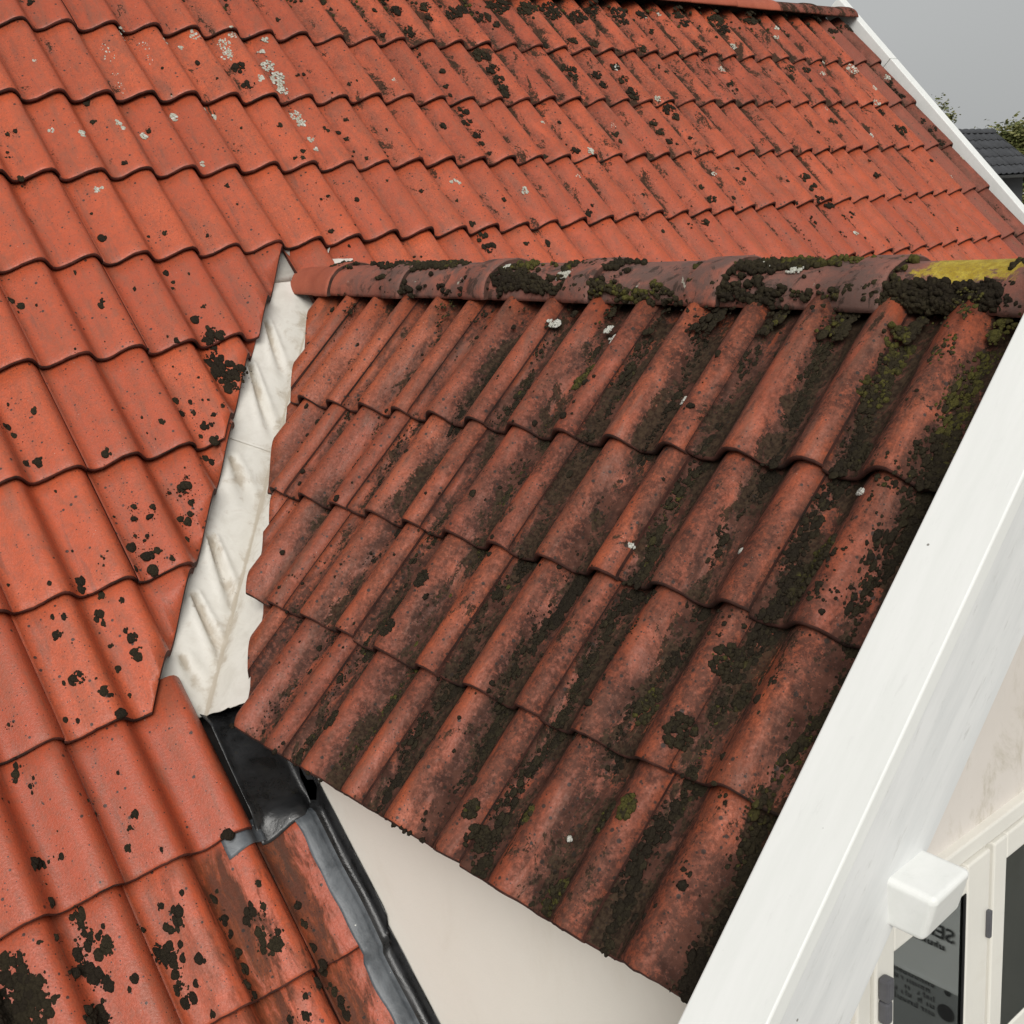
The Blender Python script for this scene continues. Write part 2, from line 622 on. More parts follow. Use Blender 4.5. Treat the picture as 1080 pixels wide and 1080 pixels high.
pv = ((Vector((-.425, -1.497, 0)) - Vector((.395, -.737, 0))).normalized())
nW = Vector((pv.y, -pv.x, 0))
nVA = MAI.to_3x3() @ nW
if nVA.dot(nCutA) < 0:
    nVA = -nVA
pvb = ((Vector((-.40, -1.728, 0)) - Vector((.445, -.842, 0))).normalized())
nVB = MBI.to_3x3() @ Vector((pvb.y, -pvb.x, 0))
if nVB.dot(nCutB) < 0:
    nVB = -nVB
VTOPA = cA0.y + .075                   # the dormer starts below this v on the main roof
ntile = 0
for r in range(0, 11):
    vlo = -r * GA
    nmin, nmax = -8, 17
    for n in range(nmin, nmax + 1):
        x0 = .3 * n - CR1
        loc = Vector((x0 + rng.uniform(-.0022, .0022), vlo + rng.gauss(0, .0035), rng.uniform(-.0012, .003)))
        # skip what lies far outside the picture
        pc = MA @ Vector((x0 + .15, vlo + GA / 2, 0))
        cc = Matrix(ROT) @ (pc - CAM)
        if cc.z > -.3:
            continue
        px, py = 540 - FPX * cc.x / cc.z, 540 + FPX * cc.y / cc.z
        if px < -230 or px > 1290 or py > 1330 or py < -260:
            continue
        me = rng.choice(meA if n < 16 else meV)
        planes = []
        if x0 + .3 > 5.012:
            planes.append((Vector((5.012 - x0, 0, 0)), Vector((1, 0, 0))))
        vhi = vlo + GA + .07
        # the corner nearest the dormer: side of cut line
        corners = [Vector((x0 + a, vlo + b, 0)) for a in (0, .3) for b in (0, GA + .07)]
        sd_ = [(c - Vector((cA0.x, cA0.y, 0))).dot(nCutA) for c in corners]
        in_dormer_rows = (vlo < cA0.y - .02)
        if in_dormer_rows:
            if r <= 7:
                if min(sd_) > -0.002 or x0 + .15 > RX:
                    # rows that run past the dormer on its far side
                    xr_ = 2 * RX - (x0)              # mirrored position
                    if x0 + .3 < RX + .05:
                        continue
                    cm = [Vector((2 * RX - c.x, c.y, 0)) for c in corners]
                    sm = [(c - Vector((cA0.x + .29, cA0.y, 0))).dot(nCutA) for c in cm]
                    if min(sm) > -0.002:
                        continue
                    if max(sm) > 0:
                        planes.append((Vector((2 * RX - cA0.x - x0 - .29, cA0.y - vlo, 0)), Vector((-nCutA.x, nCutA.y, 0))))
                elif max(sd_) > 0:
                    o2 = rng.uniform(-.006, .004)
                    planes.append((Vector((cA0.x - x0, cA0.y - vlo, -.015)) + nCutA * o2, (nCutA * .5 + nVA * .5).normalized()))
            else:
                if x0 + .002 > WX - .02:
                    if x0 < 2 * RX - WX:
                        continue
                elif x0 + .3 > -.275:
                    if r == 8:
                        if x0 + .02 > -.41:
                            continue
                    else:
                        planes.append((Vector((-.275 - x0, 0, 0)), Vector((1, 0, 0))))
                        if r == 9:
                            planes.append((Vector((0, GA - .006, 0)), Vector((0, 1, 0))))
        if planes:
            me = cut_mesh(me, planes, 'main_tile_cut')
            if me is None:
                continue
        o = part('roof_tile', me, main_roof)
        o.matrix_basis = Matrix.Translation(loc) @ Matrix.Rotation(rng.gauss(0, .0035), 4, 'Z') @ Matrix.Rotation(rng.gauss(0, .003), 4, 'Y')
        ntile += 1

for c in range(-1, 4):
    vlo = -c * GB
    if c == -1:
        continue
    for n in range(-6, 3):
        u0 = WT * n
        loc = Vector((u0 + rng.uniform(-.002, .002), vlo + rng.uniform(-.004, .004), rng.uniform(-.001, .0015)))
        L = GB + .07
        corners = [Vector((u0 + a, vlo + b, 0)) for a in (0, .3) for b in (0, GB + .02)]
        sd_ = [(q - Vector((cB0.x, cB0.y, 0))).dot(nCutB) for q in corners]
        if min(sd_) > -.004:
            continue
        me = rng.choice(meB)
        planes = []
        if u0 + WT > .840:
            planes.append((Vector((.840 - u0, 0, 0)), Vector((1, 0, 0))))
        if c == 0:
            # top course: a longer tile that runs up under the ridge
            bm = bmesh.new()
            bm.from_mesh(me)
            for v in bm.verts:
                if v.co.y > GB + .06:
                    dv = .07
                    v.co.y += dv
                    v.co.z -= TR * dv / GB
            me = from_bm('dormer_tile_top', bm)
            for m in (mat_B, edge_B):
                me.materials.append(m)
        if max(sd_) > 0:
            planes.append((Vector((cB0.x - u0, cB0.y - vlo, 0)) + nCutB * rng.uniform(-.010, .010),
                           (nVB + Vector((0, rng.uniform(-.06, .06), 0))).normalized()))
        if planes:
            me = cut_mesh(me, planes, 'dormer_tile_cut')
            if me is None:
                continue
        o = part('roof_tile', me, dormer_roof)
        o.matrix_basis = Matrix.Translation(loc) @ Matrix.Rotation(rng.uniform(-.005, .005), 4, 'Z')
        ntile += 1
print('tiles', ntile)

# ------------------------------------------------------------------ dormer ridge tiles
def ridge_mat(name, ob, c_lo, c_hi):
    t = NT(name)
    P = t.coord()
    n1 = t.noise(P, 7, 6, .65)
    oi = t.n.new('ShaderNodeObjectInfo').outputs['Random']
    base = t.mix(t.rng(n1, .32, .68), c_lo, c_hi)
    sx = t.n.new('ShaderNodeSeparateXYZ')
    t.link(P, sx.inputs[0])
    far = t.rng(sx.outputs['Y'], -.85, -1.25, 0, 1)
    base = t.mix(t.math('MULTIPLY', far, t.rng(t.noise(P, 4, 3), .3, .6, .35, .85)), base, (.20, .098, .078))
    n2 = t.noise(P, 15, 6, .72, .4)
    base = t.mix(t.math('MULTIPLY', t.rng(n2, .40, .60), t.math('MULTIPLY', far, .85)), base, (.115, .078, .066))
    n3 = t.noise(t.coord(loc=(3, 1, 5)), 22, 8, .75, .6)
    base = t.mix(t.math('MULTIPLY', t.rng(n3, .53, .60), t.math('MULTIPLY', far, .85)), base, (.028, .022, .016))
    # pale crust lichen
    n4 = t.noise(t.coord(loc=(9, 4, 2)), 13, 8, .7, .5)
    base = t.mix(t.math('MULTIPLY', t.rng(n4, .64, .67), far), base, (.42, .41, .33))
    # yellow lichen sheet on the tile beside the gable
    n5 = t.noise(t.coord(loc=(1, 6, 8)), 22, 7, .75, .8)
    ym = t.math('MULTIPLY', t.rng(sx.outputs['Y'], -2.84, -2.92), t.rng(sx.outputs['Y'], -3.12, -3.03))
    yz = t.rng(sx.outputs['Z'], -.945, -.885)
    ym = t.math('MULTIPLY', ym, yz)
    n6 = t.noise(t.coord(loc=(4, 2, 6)), 95, 5, .7)
    yy = t.math('ADD', t.math('MULTIPLY', n5, .75), t.math('ADD', t.math('MULTIPLY', ym, .36), t.math('MULTIPLY', n6, .30)))
    yc = t.mix(t.rng(t.noise(P, 60, 5), .35, .7), (.36, .25, .018), (.52, .40, .05))
    yc = t.mix(t.rng(n6, .52, .68, 0, .55), yc, (.22, .15, .05))
    base = t.mix(t.math('MULTIPLY', t.rng(yy, .72, .80), t.rng(ym, .02, .25)), base, yc)
    gr = t.noise(P, 380, 3, .7)
    base = t.mix(t.rng(gr, .3, .7, 0, .35), base, (.10, .04, .03))
    b1 = t.bump(gr, .35, .002)
    b2 = t.bump(n2, .4, .006, b1)
    return t.out(base, .75, b2, .3)


rid_mat = ridge_mat('ridge_tile_clay', None, (.36, .085, .045), (.45, .12, .065))
rid_edge = edge_mat('ridge_tile_edge', (.12, .06, .045), None)


def ridge_bm(L, r0, r1, th, seed, flat=1.0, a0=-R(4), a1=R(184), collar=.075):
    """axis along +X; x=0 small end, x=L big collar end that overlaps the next tile"""
    bm = bmesh.new()
    st = [0, .06, L * .35, L * .6, L - collar - .012, L - collar, L - .012, L - .003, L]
    NS = 26
    off = Vector((seed * 5.1, seed * 2.3, 1))
    outer, inner = [], []
    for i, x in enumerate(st):
        f = x / L
        r = r0 + (r1 - r0) * f
        if i >= 5:
            r += .009
        if i == 8:
            r -= .004
        ro, ri = [], []
        for k in range(NS + 1):
            a = a0 + (a1 - a0) * k / NS
            nn = .0022 * noise.noise(Vector((x * 8, a * 2, 0)) + off)
            ca, sa = math.cos(a), math.sin(a)
            ex = .0035 * noise.noise(Vector((a * 3, 7, 0)) + off) if i == 8 else 0
            ro.append(bm.verts.new((x + ex, ca * (r + nn), sa * (r + nn) * flat)))
            ri.append(bm.verts.new((x + ex, ca * (r - th), sa * (r - th) * flat)))
        outer.append(ro)
        inner.append(ri)
    for i in range(len(st) - 1):
        for k in range(NS):
            f = bm.faces.new((outer[i][k], outer[i + 1][k], outer[i + 1][k + 1], outer[i][k + 1]))
            f.smooth = True
            bm.faces.new((inner[i][k + 1], inner[i + 1][k + 1], inner[i + 1][k], inner[i][k])).material_index = 1
        for k in (0, NS):
            f = bm.faces.new((outer[i][k], inner[i][k], inner[i + 1][k], outer[i + 1][k]))
            f.material_index = 1
    for i in (0, len(st) - 1):
        for k in range(NS):
            f = bm.faces.new((outer[i][k], outer[i][k + 1], inner[i][k + 1], inner[i][k]))
            f.material_index = 1
    bmesh.ops.recalc_face_normals(bm, faces=bm.faces)
    return bm


RZ = -.925                                   # springing level of the dormer ridge tiles (sags to the gable)
ridge_y = [-.535, -.965, -1.34, -1.715, -2.09, -2.465, -2.84, -3.115]
for i in range(len(ridge_y) - 1):
    ya, yb = ridge_y[i], ridge_y[i + 1]
    L = ya - yb + (.06 if i else .0)
    bm = ridge_bm(L, .096 if i else .082, .105, .014, i, .78, collar=.085 if i < 6 else .05)
    me = from_bm('dormer_ridge', bm)
    me.materials.append(rid_mat)
    me.materials.append(rid_edge)
    o = part('ridge_tile', me, dormer_roof)
    mw = frame(Vector((RX, ya + (.06 if i else 0), RZ + .0165 * (ya + 1))), XB, XA, Vector((0, 0, 1))) @ Matrix.Rotation(.0165, 4, 'Y')
    mw = mw @ Matrix.Rotation(rng.uniform(-.006, .006), 4, 'Y')
    o.matrix_basis = MBI @ mw

# main ridge: flat angular caps along X
mrid_mat = tile_mat('main_ridge_clay', main_roof, (.40, .095, .052), (.50, .12, .065), .5, -2, 6, .4, .7)
RYM = VR * math.cos(AL)
for i in range(16):
    xa = 5.0 - (i + 1) * .38
    bm = ridge_bm(.42, .118, .124, .014, 40 + i, .55, collar=.06)
    me = from_bm('main_ridge', bm)
    if i >= 2:
        me.materials.append(rid_mat)
    else:
        me.materials.append(mrid_mat)
    me.materials.append(rid_edge)
    o = part('ridge_tile', me, main_roof)
    o.matrix_basis = MAI @ frame(Vector((xa + .0, RYM, VR * math.sin(AL) - .105)), XA, Vector((0, 1, 0)), Vector((0, 0, 1))) @ Matrix.Rotation(rng.uniform(-.008, .008), 4, 'Y')
# far slope of the main roof
bm = bmesh.new()
for x, y, z in ((-3.2, RYM + .02, VR * math.sin(AL) - .16), (5.0, RYM + .02, VR * math.sin(AL) - .16), (5.0, RYM + 4, VR * math.sin(AL) - 4.6), (-3.2, RYM + 4, VR * math.sin(AL) - 4.6)):
    bm.verts.new((x, y, z))
bm.faces.new(bm.verts)
bmesh.ops.solidify(bm, geom=bm.faces[:], thickness=.05)
part('rear_slope', from_bm('rear_slope', bm), house, [edge_A])

# ------------------------------------------------------------------ valley gutter (painted sheet metal)
HSA, HSB = -.076, -.064


def crease(z):
    y = (z * NA.z - HSA) / (-NA.y)
    x = (D0.dot(NB) + HSB - z * NB.z) / NB.x
    return Vector((x, y, z))


c0, c1 = crease(-.80), crease(-1.80)
vd = (c1 - c0).normalized()
eA = vd.cross(NA).normalized()
if eA.x > 0:
    eA = -eA
eB = vd.cross(NB).normalized()
if eB.y > 0:
    eB = -eB


def s_of(px, py):
    p = hit(px, py, NA * HSA, NA) - c0
    return p.dot(vd), p.dot(eA)


s_seam = s_of(262, 470)[0]
s_top = s_of(318, 262)[0]
s_end = (hit(222, 757, NA * HSA, NA) - c0).dot(vd)
dents = []
for a, b, wd, dp in (((279, 338), (297, 392), .020, .013), ((262, 384), (284, 452), .022, .016), ((221, 566), (247, 640), .024, .017), ((203, 626), (238, 700), .022, .014),
                     ((243, 480), (262, 530), .03, .006), ((190, 690), (215, 735), .03, .005)):
    dents.append((Vector(s_of(*a)), Vector(s_of(*b)), wd, dp))


def dent(s_, w_):
    h = 0
    dirt_shd = 0
    for a, b, wd, dp in dents:
        d = b - a
        L = d.length
        d = d / L
        q = Vector((s_, w_)) - a
        t = q.dot(d) / L
        n_ = abs(q.x * d.y - q.y * d.x)
        if -.25 < t < 1.25 and n_ < 3 * wd:
            along = max(0, min(1, (t + .04) / .06)) * max(0, 1 - max(0, t) / 1.2) ** .8
            wd2 = wd * (.45 + .4 * max(0, min(1, t)))
            prof_ = math.exp(-(n_ / wd2) ** 2 * 2.2) - .5 * math.exp(-((n_ - 1.4 * wd2) / wd2) ** 2 * 3.5)
            h -= 1.6 * dp * along * prof_
            dirt_shd = max(dirt_shd, 1.25 * along * math.exp(-(n_ / wd2) ** 2 * 1.2))  # tan dirt plus painted shade, strongest at the head of each dent
    return h, dirt_shd


def valley_sheet(name, s0, s1, lift, wA, wB, torn=False, seed=0):
    bm = bmesh.new()
    lay = bm.verts.layers.float.new('dirt_shade')
    ns = int((s1 - s0) / .008)
    ws = [i / 34 for i in range(35)]
    rows = []
    for i in range(ns + 1):
        s_ = s0 + (s1 - s0) * i / ns
        row = []
        for j in range(-34, 17):
            if j <= 0:
                w_ = wA * (-j) / 34
            else:
                w_ = wB * j / 16 * max(.10, min(1, (s_ - s_top - .01) / .10))
            e, n_ = (eA, NA) if j <= 0 else (eB, NB)
            ss = s_
            if torn and i > ns - 8:
                ss += (.018 * noise.noise(Vector((j * .16, 4, seed))) + .004 * noise.noise(Vector((j * .7, 9, seed)))) * (i - ns + 8) / 8
            p = c0 + vd * ss + e * w_
            h, dr = dent(ss, w_) if j < 0 else (0, 0)
            h += .0022 * abs(noise.noise(Vector((ss * 9, w_ * 5 + (5 if j > 0 else 0), seed)))) + .0016 * abs(noise.noise(Vector((ss * 16 + w_ * 22, w_ * 26, seed + 3))))
            if w_ < .006:
                h += (.006 - w_) * .3
            v = bm.verts.new(p + n_ * (h + lift))
            v[lay] = max(dr, .55 * math.exp(-(w_ / .035) ** 2), 1.3 * math.exp(-(w_ / .005) ** 2))  # dirt, and shade painted in so the dents and crease line show
            row.append(v)
        rows.append(row)
    for i in range(ns):
        for j in range(len(rows[0]) - 1):
            f = bm.faces.new((rows[i][j], rows[i + 1][j], rows[i + 1][j + 1], rows[i][j + 1]))
            f.smooth = True
    bmesh.ops.recalc_face_normals(bm, faces=bm.faces)
    bmesh.ops.solidify(bm, geom=bm.faces[:], thickness=.0015)
    return from_bm(name, bm, True)


t = NT('valley_paint')
P = t.coord()
dirt_shade = t.attr('dirt_shade')
n1 = t.noise(P, 14, 7, .68, .4)
n2 = t.noise(P, 55, 6, .7)
base = t.mix(t.rng(n1, .3, .7), (.61, .58, .52), (.73, .705, .65))
dm = t.math('ADD', n1, t.math('MULTIPLY', dirt_shade, .30))  # tan stain that also carries the painted shade of the folds
base = t.mix(t.rng(dm, .54, .80, 0, .70), base, (.33, .265, .185))
base = t.mix(t.math('MULTIPLY', t.rng(n2, .60, .72), t.rng(dm, .56, .72, 0, .6)), base, (.16, .125, .085))
valley_mat = t.out(base, .5, t.bump(n2, .12, .002), .4)

gut = part('valley_gutter', valley_sheet('valley_upper', s_top - .13, s_seam, .0035, .30, .15, False, 2), house, [valley_mat], None,
           'cream painted dented metal valley gutter')
part('valley_sheet', valley_sheet('valley_lower', s_seam - .05, s_end, 0, .30, .15, True, 6), gut, [valley_mat])
# folded head of the gutter behind the ridge
bm = bmesh.new()
hg = []
for i in range(9):
    row = []
    for j in range(7):
        u = .345 + .19 * i / 8
        v = cA0.y - .03 + .15 * j / 6
        row.append(bm.verts.new(MA @ Vector((u, v, -.066 + .006 * noise.noise(Vector((u * 12, v * 12, 3))) ))))
    hg.append(row)
for i in range(8):
    for j in range(6):
        bm.faces.new((hg[i][j], hg[i + 1][j], hg[i + 1][j + 1], hg[i][j + 1]))
bmesh.ops.solidify(bm, geom=bm.faces[:], thickness=.002)
part('valley_head', from_bm('valley_head', bm, True), gut, [valley_mat])

# ------------------------------------------------------------------ lead and zinc flashing beside the cheek wall
t = NT('black_lead')
P = t.coord()
n1 = t.noise(P, 9, 7, .7, .4)
base = t.mix(t.rng(n1, .35, .65), (.007, .007, .007), (.024, .0245, .026))
n2 = t.noise(P, 40, 6, .75)
base = t.mix(t.rng(n2, .60, .70, 0, .6), base, (.030, .026, .014))
base = t.mix(t.rng(t.noise(P, 85, 4, .6), .735, .76), base, (.45, .45, .42))
lead_mat = t.out(base, t.rng(n1, .3, .7, .2, .42), t.bump(n1, .35, .01), .5)
t = NT('zinc_grey')
P = t.coord(scale=(1, .5, 1))
n1 = t.noise(P, 16, 7, .7, .5)
base = t.mix(t.rng(n1, .32, .68), (.055, .062, .070), (.13, .142, .155))
base = t.mix(t.rng(t.noise(P, 70, 4, .6), .70, .73), base, (.5, .5, .47))
zinc_mat = t.out(base, .42, t.bump(n1, .3, .006), .5)

V8 = -8 * GA


def sheet_from_grid(name, grid, th, smooth=True):
    bm = bmesh.new()
    vs = [[bm.verts.new(p) for p in row] for row in grid]
    for i in range(len(vs) - 1):
        for j in range(len(vs[0]) - 1):
            bm.faces.new((vs[i][j], vs[i + 1][j], vs[i + 1][j + 1], vs[i][j + 1]))
    bmesh.ops.recalc_face_normals(bm, faces=bm.faces)
    bmesh.ops.solidify(bm, geom=bm.faces[:], thickness=-th)
    return from_bm(name, bm, smooth)


def upstand(u, h, v, top=9.0):
    """fold against the cheek wall: returns local point; u may run past the wall and is bent upwards (vertical)"""
    edge = WX - .018
    p = MA @ Vector((min(u, edge), v, h))
    if u > edge:
        k = u - edge
        bend = min(k, .014)
        p += Vector((bend, 0, 0)) + Vector((0, 0, min(top, max(0, k - .004))))
    return p


# black apron
grid = []
vtop = V8 + .37
for i in range(41):
    f = i / 40
    row = []
    for j in range(33):
        u = -.405 + .275 * j / 32
        lo = V8 - .030 + .012 * noise.noise(Vector((u * 14, 1, 2)))
        v = lo + (vtop - lo) * f
        flat = -.052 + .006 * noise.noise(Vector((u * 9, v * 9, 5)))
        on = (MAI @ surfA(u, min(v, V8 - .001), .0045)).z
        kk = max(0, min(1, (v - V8 + .004) / .05))
        kk = kk * kk * (3 - 2 * kk)
        h = on * (1 - kk) + flat * kk
        if u < -.385:
            h += (-.385 - u) * .5 * kk
        h -= .045 * max(0, min(1, (v - V8 - .27) / .06))
        row.append(upstand(u, h, v, max(0, min(.095 if v > V8 + .04 else .072, (V8 + .34 - v)))))
    grid.append(row)
apron = part('lead_apron', sheet_from_grid('lead_apron', grid, .002), house, [lead_mat], None, 'black lead apron under the lower end of the valley')
grid = []
for i in range(9):
    row = []
    for j in range(17):
        u = -.497 + .105 * j / 16
        lo = V8 - .036 + .006 * math.sin(u * 40) + .20 * max(0, u + .44)
        hi = V8 + .03
        v = lo + (hi - lo) * i / 8
        vv_ = min(v, V8 - .001)
        h = (MAI @ surfA(u, vv_, .0040)).z
        row.append(MA @ Vector((u, v, h)))
    grid.append(row)
part('lead_flap', sheet_from_grid('lead_flap', grid, .0015), apron, [zinc_mat])
# zinc strip with upstand going down the roof
grid = []
for i in range(81):
    row = []
    for j in range(25):
        u = -.328 + .135 * j / 24 + (.004 * noise.noise(Vector((i * .2, 3, 3))) if j < 3 else 0)
        v = V8 + .05 - 1.16 * i / 80
        va_ = min(v, V8 - .001)
        hs = max((MAI @ surfA(-.335, min(va_ + e_, V8 - .001), .005)).z for e_ in (-.03, -.012, 0, .012, .03))
        hh = max(max((MAI @ surfA(u, min(va_ + e_, V8 - .001), .005)).z for e_ in (-.03, 0, .03)), hs) - .05 * max(0, min(1, (v - V8 + .012) / .02)) + .003 * noise.noise(Vector((u * 20, v * 12, 1)))
        if u > -.30:
            hh += .010 * min(1, (u + .30) / .02)
        row.append(upstand(u, hh, v, .066))
    grid.append(row)
zme = sheet_from_grid('zinc_strip', grid, .0015)
zme.materials.append(zinc_mat)
zme.materials.append(lead_mat)
for p in zme.polygons:
    if p.center.x > -.280:
        p.material_index = 1
part('flashing_strip', zme, house, (), None, 'grey zinc flashing strip along the cheek wall')

# ------------------------------------------------------------------ walls
def wall_mat(name, a, b, stain, stf, sc=2.5):
    t = NT(name)
    P = t.coord()
    n1 = t.noise(P, 1.7, 6, .6)
    base = t.mix(t.rng(n1, .3, .7), a, b)
    n2 = t.noise(t.coord(scale=(1.6, 1.6, .8)), sc, 8, .74, .5)
    base = t.mix(t.rng(n2, .50, .72, 0, stf), base, stain)
    n3 = t.noise(P, 45, 6, .75)
    base = t.mix(t.rng(n3, .66, .76, 0, .35), base, stain)
    b1 = t.bump(t.noise(P, 260, 3, .6), .25, .0015)
    b1 = t.bump(t.noise(P, 18, 4), .25, .004, b1)
    return t.out(base, .85, b1, .25)


cream_mat = wall_mat('cream_render', (.87, .83, .745), (.90, .865, .785), (.74, .68, .57), .25)
gable_mat = wall_mat('gable_render', (.66, .61, .56), (.72, .675, .63), (.42, .375, .28), .75, 5.0)
ZB = -5.0
cw = deck_mesh('cheek', [(-1.0, ZB, 0), (GY * -1, ZB, 0), (GY * -1, -1.62, 0), (1.0, -1.30, 0)], .10)
bm = bmesh.new()
yk = -.9
cheek = [(WX, yk, -1.725), (WX, GY, -1.725), (WX, GY, ZB), (WX, yk, ZB)]
vs = [bm.verts.new(p) for p in cheek] + [bm.verts.new((p[0] + .1, p[1], p[2])) for p in cheek]
for f in ((0, 1, 2, 3), (7, 6, 5, 4), (0, 4, 5, 1), (1, 5, 6, 2), (2, 6, 7, 3), (3, 7, 4, 0)):
    bm.faces.new([vs[i] for i in f])
bmesh.ops.recalc_face_normals(bm, faces=bm.faces)
bpy.data.meshes.remove(cw)
part('cheek_wall', from_bm('cheek_wall', bm), house, [cream_mat], None, 'plain cream rendered cheek wall under the dormer eave')

# gable wall with a window opening
OX0, OX1, OZ0, OZ1 = .080, .990, -2.95, -1.962
XR = 2 * RX - WX


def gz(x):
    return D0.z + (min(x, 2 * RX - x) - D0.x) * math.tan(BE) - .10


bm = bmesh.new()


def slab(poly, y0=GY, th=.12):
    a = [bm.verts.new((x, y0, z)) for x, z in poly]
    b = [bm.verts.new((x, y0 + th, z)) for x, z in poly]
    n = len(poly)
    bm.faces.new(a)
    bm.faces.new(b[::-1])
    for i in range(n):
        bm.faces.new((a[i], b[i], b[(i + 1) % n], a[(i + 1) % n]))


slab([(WX + .101, gz(WX + .1)), (WX + .101, ZB), (OX0, ZB), (OX0, gz(OX0))])
slab([(OX1, gz(OX1)), (OX1, ZB), (XR, ZB), (XR, gz(XR))])
slab([(OX0, OZ1), (OX1, OZ1), (OX1, gz(OX1)), (RX, gz(RX)), (OX0, gz(OX0))])
slab([(OX0, ZB), (OX1, ZB), (OX1, OZ0), (OX0, OZ0)])
bmesh.ops.recalc_face_normals(bm, faces=bm.faces)
part('gable_wall', from_bm('gable_wall', bm), house, [gable_mat], None, 'stained beige rendered gable wall around the window')

# ------------------------------------------------------------------ white timber
def paint_mat(name, a, b, streak):
    t = NT(name)
    P = t.coord(dormer_roof, (1, .12, 1))
    n1 = t.noise(P, 30, 6, .65)
    base = t.mix(t.rng(n1, .3, .7), a, b)
    n2 = t.noise(t.coord(dormer_roof, (1, .22, 1), (3, 3, 3)), 60, 6, .75, .3)
    base = t.mix(t.rng(n2, .56, .74, 0, streak), base, (.42, .42, .40))
    n3 = t.noise(t.coord(), 16, 7, .75)
    base = t.mix(t.rng(n3, .68, .76, 0, .5), base, (.50, .49, .45))
    v = t.voro(t.coord(), 26)
    cs = t.n.new('ShaderNodeSeparateColor')
    t.link(v.outputs['Color'], cs.inputs[0])
    base = t.mix(t.math('MULTIPLY', t.rng(v.outputs['Distance'], .07, .04), t.rng(cs.outputs[0], .93, .95)), base, (.22, .21, .19))
    return t.out(base, .42, t.bump(n1, .12, .002), .45)


white_top = paint_mat('white_cap_paint', (.74, .75, .725), (.785, .79, .77), .14)
white_side = paint_mat('white_board_paint', (.66, .67, .668), (.75, .755, .75), .5)

V_LO = -1.02
MBG = MB @ Matrix(((1, .015, 0, 0), (0, 1, 0, 0), (0, 0, 1, 0), (0, 0, 0, 1)))     # the board runs a touch out of square
bm = bmesh.new()
box_bm(bm, MBG, .851, .964, V_LO, vr + .045, .028, .056, bev=.003)
bmesh.ops.recalc_face_normals(bm, faces=bm.faces)
barge = part('barge_board', from_bm('barge_cap', bm), house, [white_top], None, 'wide white barge board on the dormer gable edge')
bm = bmesh.new()
box_bm(bm, MBG, .854, .9615, V_LO + .004, vr + .04, -.142, .0275, bev=.002)
bmesh.ops.recalc_face_normals(bm, faces=bm.faces)
part('fascia', from_bm('barge_fascia', bm), barge, [white_side])
bm = bmesh.new()
box_bm(bm, MBm, .832, .953, V_LO, vr + .045, -.14, .056, bev=.004)
bmesh.ops.recalc_face_normals(bm, faces=bm.faces)
part('barge_board', from_bm('barge_far', bm), house, [white_side])

# purlin end
bm = bmesh.new()
PM = Matrix.Translation((-.139, -3.266, -1.688)) @ Matrix.Rotation(R(3), 4, 'X') @ Matrix.Rotation(R(-4), 4, 'Y')
box_bm(bm, PM, -.046, .048, -.046, .09, -.039, .041)
for v in bm.verts:
    q = PM.inverted() @ v.co
    if q.y < 0 and q.z < 0:
        v.co += Vector((0, .017, .006))
bmesh.ops.bevel(bm, geom=bm.edges[:], offset=.0095, segments=5, affect='EDGES', profile=.5)
for v in bm.verts:
    v.co += Vector((.6, 1, 1)) * (.0012 * noise.noise(v.co * 38))
bmesh.ops.recalc_face_normals(bm, faces=bm.faces)
part('purlin_end', from_bm('purlin_end', bm), house, [white_top], None, 'white painted purlin end jutting from the barge board')

# main roof barge board, in two lengths
for va, vb in ((VR + .03, .02), (.017, -2.9)):
    bm = bmesh.new()
    box_bm(bm, MA, 5.035, 5.108, vb, va, -.12, .012, bev=.004)
    bmesh.ops.recalc_face_normals(bm, faces=bm.faces)
    part('barge_board', from_bm('main_barge', bm), house, [white_top], None, 'slim white barge board on the far edge of the main roof')
bm = bmesh.new()
box_bm(bm, I4, 5.001, 5.09, -4.0, 3.9, -6.0, -2.2)
bmesh.ops.recalc_face_normals(bm, faces=bm.faces)
part('end_wall', from_bm('end_wall', bm), house, [cream_mat])

# ------------------------------------------------------------------ window
upvc = simple('window_frame', (.77, .75, .69), .35, .03, 6, 0, 100, (.55, .51, .43), .3, 6, spec=.5)
hinge_mat = simple('hinge_grey', (.09, .09, .10), .4, .1, 30)
gasket = simple('gasket_black', (.010, .010, .011), .5, .1, 30)
t = NT('pane_glass')
for n in list(t.n):
    if n.type == 'BSDF_PRINCIPLED':
        t.n.remove(n)
mo = [n for n in t.n if n.type == 'OUTPUT_MATERIAL'][0]
tr = t.n.new('ShaderNodeBsdfTransparent')
tr.inputs[0].default_value = (.80, .84, .82, 1)
gl = t.n.new('ShaderNodeBsdfGlossy')
gl.inputs['Roughness'].default_value = .02
gl.inputs['Color'].default_value = (.9, .95, .93, 1)
lw = t.n.new('ShaderNodeFresnel')
lw.inputs[0].default_value = 2.8
ms = t.n.new('ShaderNodeMixShader')
t.link(lw.outputs[0], ms.inputs[0])
t.link(tr.outputs[0], ms.inputs[1])
t.link(gl.outputs[0], ms.inputs[2])
t.link(ms.outputs[0], mo.inputs['Surface'])
glass_mat = t.m


def frame_me(name, x0, x1, z0, z1, wl_, wr, wt, wb, y0, y1, bev=.004):
    """rectangular frame; members butt end to end"""
    bm = bmesh.new()
    box_bm(bm, I4, x0, x0 + wl_, y0, y1, z0, z1, bev)
    box_bm(bm, I4, x1 - wr, x1, y0, y1, z0, z1, bev)
    box_bm(bm, I4, x0 + wl_ + .0002, x1 - wr - .0002, y0 + .001, y1, z1 - wt, z1, bev)
    box_bm(bm, I4, x0 + wl_ + .0002, x1 - wr - .0002, y0 + .001, y1, z0, z0 + wb, bev)
    bmesh.ops.recalc_face_normals(bm, faces=bm.faces)
    return from_bm(name, bm)


